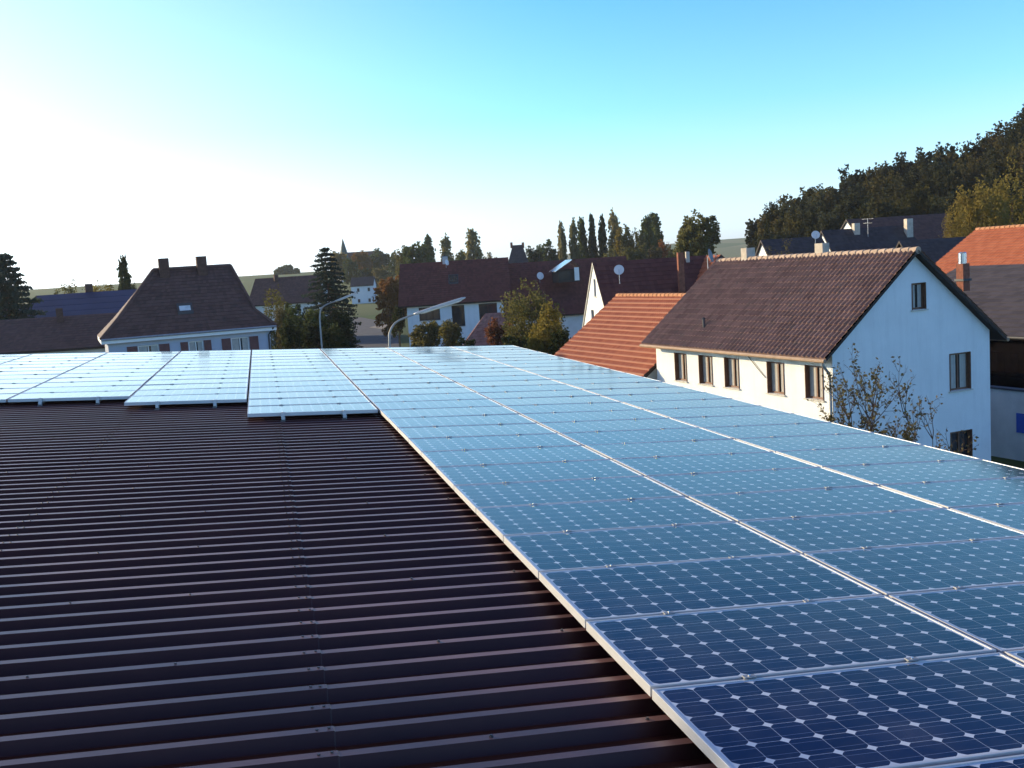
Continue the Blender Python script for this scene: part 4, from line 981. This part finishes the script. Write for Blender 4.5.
def crown_mesh(kind, seed, n, leaf, asp=1.0):
    """unit crown: height 1 (z 0..1), half width .5; returns two meshes data holder"""
    key = (kind, seed, n, leaf, asp)
    if key in CACHE: return CACHE[key]
    rnd = random.Random(seed * 7 + len(kind)); cr = MB(); tr = MB()
    if kind == 'broad' or kind == 'bush':
        lo = .20 if kind == 'broad' else .02
        clumps = []; nl = 11 if kind == 'broad' else 8
        lobes = [(Vector((0, 0, .62)), .30)]
        for k in range(nl):
            th = k * 2.4 + rnd.uniform(-.4, .4); z = rnd.uniform(lo + .16, .84); rr = .30 * math.sin(math.pi * min(1, max(.18, (z - lo + .1) / (1.08 - lo)))) ** .6
            lobes.append((Vector((math.cos(th) * rr, math.sin(th) * rr, z)), rnd.uniform(.12, .2)))
        for (c, r) in lobes:
            for k in range(int(16 * (r / .16) ** 2)):
                d = Vector((rnd.gauss(0, 1), rnd.gauss(0, 1), rnd.gauss(0, 1))).normalized(); q = c + d * r * rnd.uniform(.55, 1.08)
                if q.z > lo: clumps.append((q, rnd.uniform(.022, .055)))
        tot = len(clumps)
        for i in range(n):
            c, r = clumps[rnd.randrange(tot)]
            leafq(cr, c + Vector((rnd.uniform(-1.5, 1.5), rnd.uniform(-1.5, 1.5), rnd.uniform(-1.2, 1.2))) * r, leaf, rnd)
        tr.tube([(0, 0, -.02), (.008, .004, .18), (-.006, .01, .4), (0, 0, .72)], [.034, .026, .018, .006], 7)
        for (c, r) in lobes[1:]:
            z0 = rnd.uniform(.16, .45); st = Vector((0, .004, z0)); tr.tube([st, st.lerp(c, .5) + Vector((0, 0, .03)), c], [.012, .008, .003], 5)
    elif kind == 'poplar':
        clumps = []
        for k in range(150):
            z = rnd.uniform(.08, 1.0); pr = .5 * (1 - max(0, (z - .55) / .45) ** 2.8 * .80)
            th = rnd.uniform(0, 6.28); rr = pr * rnd.uniform(.3, .98); clumps.append((Vector((math.cos(th) * rr, math.sin(th) * rr, z)), rnd.uniform(.05, .11)))
        for i in range(n):
            c, r = clumps[rnd.randrange(len(clumps))]; p_ = c + Vector((rnd.gauss(0, r), rnd.gauss(0, r), rnd.gauss(0, .03)))
            a = rnd.uniform(0, 6.28); s = leaf; 
            t1 = Vector((math.cos(a) * 1.6, math.sin(a) * 1.6, 0)) * s * .5; t2 = Vector((rnd.uniform(-.3, .3), rnd.uniform(-.3, .3), .7)) * s * .55
            cr.poly([p_ - t2, p_ + t1 * .8, p_ + t2, p_ - t1 * .8])
        tr.tube([(0, 0, -.02), (0, 0, .5), (0, 0, .95)], [.05, .03, .005], 6)
    elif kind in ('spruce', 'conifer'):
        NL = 23 if kind == 'spruce' else 26
        for lv in range(NL):
            z = .05 + .93 * (lv / (NL - 1)) ** .95; rr = (.5 * (1 - z) ** .8 if kind == 'spruce' else .833 * min(.52, (1 - z) ** .72)) * rnd.uniform(.78, 1.1) + .012
            nb = max(5, int(12 * (1 - z) + 4))
            for b in range(nb):
                th = b * 6.283 / nb + rnd.uniform(-.25, .25); l = rr * rnd.uniform(.72, 1.1)
                m_ = max(3, int(n / NL / nb * (1.6 - z)))
                for k in range(m_):
                    f = rnd.uniform(.08, 1) ** .7; p_ = Vector((math.cos(th) * l * f, math.sin(th) * l * f, z - .10 * f * l * 1.6 + .05 * f * f * l))
                    p_ += Vector((rnd.gauss(0, .02), rnd.gauss(0, .02), rnd.gauss(0, .006))); leafq(cr, p_, leaf, rnd, .0)
                if b % 2 == 0: tr.tube([(0, 0, z), (math.cos(th) * l * .9, math.sin(th) * l * .9, z - .08 * l)], [.006, .002], 4)
        tr.tube([(0, 0, -.02), (0, 0, .99)], [.03, .003], 7)
    for f_ in cr.f:
        cz = sum(cr.v[i].z for i in f_) / len(f_)
        for i in f_: cr.v[i].z = cz + (cr.v[i].z - cz) / asp
    me = []
    for nm, mb in (('crown', cr), ('trunk', tr)):
        x = bpy.data.meshes.new(kind + '_' + nm); x.from_pydata([tuple(v) for v in mb.v], [], mb.f)
        if nm == 'trunk':
            for pl_ in x.polygons: pl_.use_smooth = True
        me.append(x)
    CACHE[key] = me
    return me
MCACHE = {}
def tree(name, label, cat, base, height, width, kind, leafk, seed=0, n=2600, leaf=.05, group=None, parts=True, rot=None):
    asp = max(.5, round(height / width * 2) / 2)
    if kind == 'poplar': asp, n, leaf = 3.0, 2900, .14
    if kind == 'bush': n, leaf = int(n * 1.9), leaf * 1.3
    me = crown_mesh(kind, seed, n, leaf, asp)
    key = (me[0].name, leafk)
    if key not in MCACHE:
        a = me[0].copy(); a.materials.clear(); a.materials.append(LEAF[leafk]); b = me[1].copy(); b.materials.clear(); b.materials.append(M['bark']); MCACHE[key] = (a, b)
    a, b = MCACHE[key]
    rz = rot if rot is not None else (seed * 1.7 + base[0] * .37) % 6.28
    t = thing(name, label, cat, base, rz, group)
    for nm, data in (('crown', a), ('trunk', b)):
        o = bpy.data.objects.new(nm, data); COL.objects.link(o); o.parent = t; o.scale = (width, width, height)
    return t
def tree_px(name, label, cat, x, ytop, wpx, d, kind, leafk, seed=0, n=2600, leaf=.05, zb=None, group=None, **kw):
    top = at(x, ytop, d); gz = ground_z(top.x, top.y) if zb is None else zb
    # lean-free vertical: base under the top
    return tree(name, label, cat, (top.x, top.y, gz), top.z - gz, wpx * d / F, kind, leafk, seed, n, leaf, group, **kw)

# far left
tree_px('spruce', 'tall dark spruce cut by the left picture edge', 'tree', 2, 254, 126, 92, 'spruce', 'blue', 1, 15000, .03)
tree_px('leafy_tree', 'olive round tree above the left end of the solar barn roof', 'tree', 66, 281, 34, 135, 'broad', 'olive', 1, 3200, .05)
tree_px('leafy_tree', 'yellowish tree behind the solar barn roof, left of the narrow evergreen', 'tree', 99, 277.5, 36, 138, 'broad', 'yellow', 2, 3200, .05)
tree_px('leafy_tree', 'low yellowish tree right behind the chimney of the solar barn', 'tree', 84, 280, 24, 134, 'broad', 'olive', 4, 2400, .06)
tree_px('narrow_evergreen', 'narrow dark evergreen standing above the solar barn roof', 'tree', 122.5, 261, 13, 130, 'poplar', 'dark', 3, 2600, .09)
tree_px('leafy_tree', 'small dark tree leaning against the narrow evergreen', 'tree', 131, 274, 13, 131, 'bush', 'dark', 2, 1600, .07)
for i, (x, y, wd) in enumerate(((279, 267.5, 13), (286, 264, 15), (294, 268, 13))):
    tree_px('field_tree', ['left tree of the small clump on the far field ridge', 'middle, tallest tree of the small clump on the far field ridge', 'right tree of the small clump on the far field ridge'][i], 'tree', x, y, wd, 560, 'bush', 'green', i + 1, 3600, .07, zb=at(x, y, 560).z - 8.5, group='trees on the far field ridge')
# middle
tree_px('conifer', 'big dark broad conifer beside the street', 'tree', 324.5, 247, 66, 104, 'conifer', 'blue', 2, 14000, .035)
tree_px('leafy_tree', 'yellow green tree at the right of the hipped house roof', 'tree', 272, 283, 26, 95, 'broad', 'yellow', 3, 2600, .06)
tree_px('shrub', 'green shrub between hipped house and conifer', 'shrub', 291, 298, 32, 90, 'bush', 'green', 5, 3000, .05)
tree_px('shrub', 'dark shrub right against the hipped house corner', 'shrub', 290, 318, 34, 80, 'bush', 'dark', 6, 3000, .05)
tree_px('shrub', 'green topped shrub behind the tall curved lamp', 'shrub', 316, 305, 36, 86, 'bush', 'green', 7, 3200, .05)
tree_px('shrub', 'dark bush left of the street, under the lamp head', 'shrub', 338, 303, 30, 92, 'bush', 'dark', 8, 3200, .05)
tree_px('shrub', 'low dark bush on the left street corner', 'shrub', 332, 322, 36, 80, 'bush', 'dark', 9, 3000, .05)
tree_px('shrub', 'wide dark shrub filling the gap right of the hipped house', 'shrub', 296, 306, 44, 96, 'bush', 'dark', 1, 3600, .045)
tree_px('shrub', 'dark shrub behind the pole of the farther lamp', 'shrub', 316, 316, 40, 84, 'bush', 'dark', 3, 3400, .045)
tree_px('shrub', 'dry brownish shrub close to the hipped house wall', 'shrub', 282, 300, 22, 88, 'bush', 'brown', 4, 2400, .05)
tree_px('shrub', 'orange brown autumn bush right of the street', 'shrub', 389, 275.5, 38, 150, 'bush', 'orange', 3, 3600, .05)
tree_px('shrub', 'dark hedge bush at the foot of the farmhouse gable', 'shrub', 397, 302, 16, 128, 'bush', 'dark', 2, 1800, .06)
for (x, y, wd, d, k, lf, lb, s) in (
    (337, 252, 22, 380, 'broad', 'yellow', 'yellow green tree just left of the church spire', 1),
    (350, 257, 18, 360, 'broad', 'green', 'dark green tree in front of the church tower', 3),
    (361, 249.5, 24, 370, 'broad', 'orange', 'orange brown tree right of the church spire', 2),
    (376, 247, 28, 400, 'broad', 'green', 'blue green tree between orange tree and farmhouse', 4),
    (394, 251, 16, 390, 'broad', 'green', 'small tree just left of the farmhouse roof', 5),
    (380, 266, 22, 330, 'broad', 'olive', 'olive tree low behind the autumn bush', 5),
    (365, 268, 30, 350, 'broad', 'dark', 'dark tree behind the roof of the street end house', 2),
    (416, 240, 36, 250, 'broad', 'green', 'round dark tree above the left half of the farmhouse ridge', 2),
    (403, 247, 22, 260, 'broad', 'olive', 'smaller tree at the left end of the farmhouse ridge', 1),
    (459, 249, 20, 290, 'broad', 'green', 'low bushy tree between the two poplars behind the farmhouse', 3),
    (489, 250.5, 26, 290, 'broad', 'olive', 'low olive tree right of the second poplar', 4),
    (545, 241, 34, 250, 'broad', 'green', 'dark round tree right of the skyline house', 5),
    (532, 247, 22, 240, 'broad', 'dark', 'dark tree touching the skyline house', 1)):
    tree_px('leafy_tree', lb, 'tree', x, y, wd, d, k, lf, s, 6000, .075)
for (x, y, wd, lf, lb, s, d) in (
    (428, 237.5, 11, 'green', 'poplar rising behind the round tree left on the farmhouse ridge', 1, 280),
    (445.5, 238, 13, 'olive', 'first poplar standing free behind the farmhouse chimney', 2, 280),
    (472, 232.5, 16, 'olive', 'second and taller poplar standing free behind the farmhouse', 3, 280),
    (561, 225, 9, 'olive', 'leftmost thin poplar of the row behind the dormer', 1, 230),
    (573, 222, 10, 'olive', 'left half of the paired poplars behind the dormer', 2, 230),
    (581, 222, 11, 'green', 'right half of the paired poplars behind the dormer', 3, 232),
    (591.5, 218, 8, 'dark', 'thin dark poplar left of its thin dark neighbour', 4, 230),
    (601.5, 218.5, 9, 'dark', 'thin dark poplar next to the tall pale poplar', 1, 228),
    (613, 214.5, 14, 'olive', 'tall pale poplar in the middle of the row', 2, 225),
    (646, 220, 15, 'green', 'left of the two wide poplars near the big tree', 3, 232),
    (654, 216.5, 17, 'green', 'right of the two wide poplars near the big tree', 4, 235)):
    tree_px('poplar', lb, 'tree', x, y, wd, d, 'poplar', 'poplar' if lf == 'olive' else lf, s, 2600, .075, group='poplars on the skyline')
for (x, y, wd, d, lf, lb, s) in (
    (624, 222, 26, 222, 'yellow', 'pale yellow green tree right of the tall pale poplar', 3),
    (638, 229, 18, 220, 'olive', 'loose olive tree between pale tree and wide poplars', 1),
    (612, 244, 24, 205, 'olive', 'low olive tree above the white gable', 4),
    (634, 243, 32, 200, 'olive', 'low bushy tree above the white satellite dish', 5),
    (652, 244, 26, 198, 'brown', 'low brownish tree under the wide poplars', 2),
    (663, 240.5, 18, 205, 'orange', 'small orange autumn tree left of the big tree', 1),
    (675, 246, 22, 195, 'olive', 'low olive tree at the foot of the big tree', 3),
    (697, 207.5, 56, 150, 'olive', 'big spreading tree above the dark red roof', 2),
    (590, 250, 26, 240, 'dark', 'dark low tree between dormer and white gable', 4)):
    tree_px('leafy_tree', lb, 'tree', x, y, wd, d, 'broad', lf, s, 9000 if wd > 50 else 5500, .05 if wd > 50 else .07)
# in front of the farmhouse
tree_px('leafy_tree', 'big round green tree between farmhouse and white gable', 'tree', 530, 272.5, 70, 72, 'broad', 'olive', 4, 7500, .035)
tree_px('shrub', 'yellow green shrub below the big round tree', 'shrub', 543, 308, 52, 60, 'bush', 'yellow', 1, 4200, .04)
tree_px('shrub', 'dark shrub right beside the orange wing', 'shrub', 562, 322, 34, 58, 'bush', 'dark', 4, 3000, .05)
tree_px('shrub', 'grey green shrub at the farmhouse wall', 'shrub', 424, 318, 40, 92, 'bush', 'olive', 2, 3600, .04)
tree_px('shrub', 'olive shrub between farmhouse wall and shed', 'shrub', 449, 318, 34, 88, 'bush', 'olive', 3, 3200, .045)
tree_px('shrub', 'dark shrub below the shed roof', 'shrub', 466, 334, 34, 78, 'bush', 'dark', 5, 2600, .05)
tree_px('climbing_shrub', 'dull red creeper spreading over the tiled shed roof', 'shrub', 500, 320, 46, 79.2, 'bush', 'red', 6, 2600, .045)
tree_px('shrub', 'dark shrub in front of the shed, at the hall edge', 'shrub', 512, 334, 46, 70, 'bush', 'dark', 7, 3000, .05)
# behind the white house
tree_px('leafy_tree', 'reddish brown half bare tree left below the wood', 'tree', 778, 236, 36, 74, 'broad', 'brown', 5, 3600, .045)

tree('leafy_tree', 'tall leafy tree outside the left picture edge, shading the near ribs', 'tree', (-26, 28, 0), 17.0, 7.0, 'broad', 'olive', 3, 5000, .05)  # unseen tree, added to cast shade over the near ribs
# the wood on the hill
rnd = random.Random(12)
edge = [(764, 214), (770, 203), (775, 194), (786, 190), (797, 189), (808, 184), (820, 180), (832, 181), (845, 176), (857, 165), (868, 168), (880, 158), (890, 156), (902, 150), (914, 152), (926, 150), (938, 147), (950, 141), (960, 138), (971, 136), (982, 132), (992, 124), (1003, 114), (1014, 112), (1024, 104), (1036, 98), (1050, 94), (1066, 88), (1082, 84)]
wi = 0
for row, (dd, dy) in enumerate(((170, 0), (152, 16), (138, 33), (126, 52))):
    for i, (x, y) in enumerate(edge):
        xx = x + rnd.uniform(-4, 4) + (6 if row % 2 else 0); d = dd + rnd.uniform(-6, 6) + (1024 - x) * .06
        yy = y + dy * (0.55 + .45 * (x - 750) / 300) + rnd.uniform(-3, 5)
        if row and (x < 760 or yy > 232): continue
        top = at(xx, yy, d); gz = ground_z(top.x, top.y) - .5; h = top.z - gz
        if h < 7: gz = top.z - 7; h = 7
        if h > 24: gz = top.z - 24; h = 24
        kind = 'spruce' if rnd.random() < .12 and row < 2 and x > 960 else 'broad'
        lk = rnd.choice(['wood'] * 5 + ['wood2'] * 3 + ['wood3'] * 2)
        wpx = rnd.uniform(26, 44)
        wd = wpx * d / F
        tree('wood_tree', 'dark green tree in the wood on the hillside', 'tree', (top.x, top.y, gz), h, wd, kind, lk, 1 + wi % 5, 4200, .075 if kind == 'broad' else .05, 'trees of the hillside wood', rot=rnd.uniform(0, 6.28)); wi += 1
for (x, y, wd, d, lf, lb, s) in (
    (982, 172, 74, 92, 'yellow', 'yellow green broad tree above the orange roof, left one', 2),
    (1012, 150, 66, 98, 'yellow', 'taller yellow green tree at the right picture edge', 4),
    (956, 196, 34, 90, 'yellow', 'small yellow green tree at the left foot of the broad ones', 3)):
    top = at(x, y, d); gz = ground_z(top.x, top.y)
    tree('leafy_tree', lb, 'tree', (top.x, top.y, gz), top.z - gz, wd * d / F, 'broad', lf, s, 6500, .036)

# nearly bare shrub between the hall and the shaded gable
def bare_shrub(label, x, ytop, d, spread, nstem, seed, leafn):
    rnd = random.Random(seed); top = at(x, ytop, d); t = thing('bare_shrub', label, 'shrub', (top.x, top.y, 0)); H = top.z
    br = MB(); lv = MB(); tips = []
    def grow(p, dirv, l, r, depth):
        pts = [p]; q = p; dv = dirv
        for k in range(4):
            dv = (dv + Vector((rnd.gauss(0, .16), rnd.gauss(0, .16), rnd.gauss(.02, .10)))).normalized(); q = q + dv * l / 4; pts.append(q)
            if depth < 3 and k > 0:
                for _ in range(2 if depth > 0 else 3):
                    nd = (dv + Vector((rnd.gauss(0, .5), rnd.gauss(0, .5), rnd.gauss(0.1, .35)))).normalized(); grow(q, nd, l * rnd.uniform(.20, .34), r * .5, depth + 1)
            if depth >= 1: tips.append(q)
        br.tube(pts, [r, r * .85, r * .7, r * .55, r * .35], 5)
    for k in range(nstem):
        a = k * 6.28 / nstem + rnd.uniform(-.3, .3); grow(Vector((math.cos(a) * .1, math.sin(a) * .1, -.05)), Vector((math.cos(a) * spread, math.sin(a) * spread, 1)).normalized(), H * rnd.uniform(.66, .92), .028, 0)
    hi = [q for q in tips if q.z > H * .45 and (q.z < H * .80 or rnd.random() < .35)]
    for k in range(leafn):
        q = rnd.choice(hi); leafq(lv, q + Vector((rnd.gauss(0, .05), rnd.gauss(0, .05), rnd.gauss(0, .05))), .085, rnd)
    br.build('branches', M['twig'], t); lv.build('leaves', LEAF['brown'], t)
bare_shrub('half bare brown shrub in front of the shaded white gable', 880, 384, 28, .12, 7, 3, 3600)
bare_shrub('lower half bare shrub right of the taller one by the gable', 922, 424, 28, .12, 5, 8, 1500)
for o in S.objects:
    if o.type == 'MESH' and o.data.materials and o.data.materials[0] is None: print('nomat', o.name)
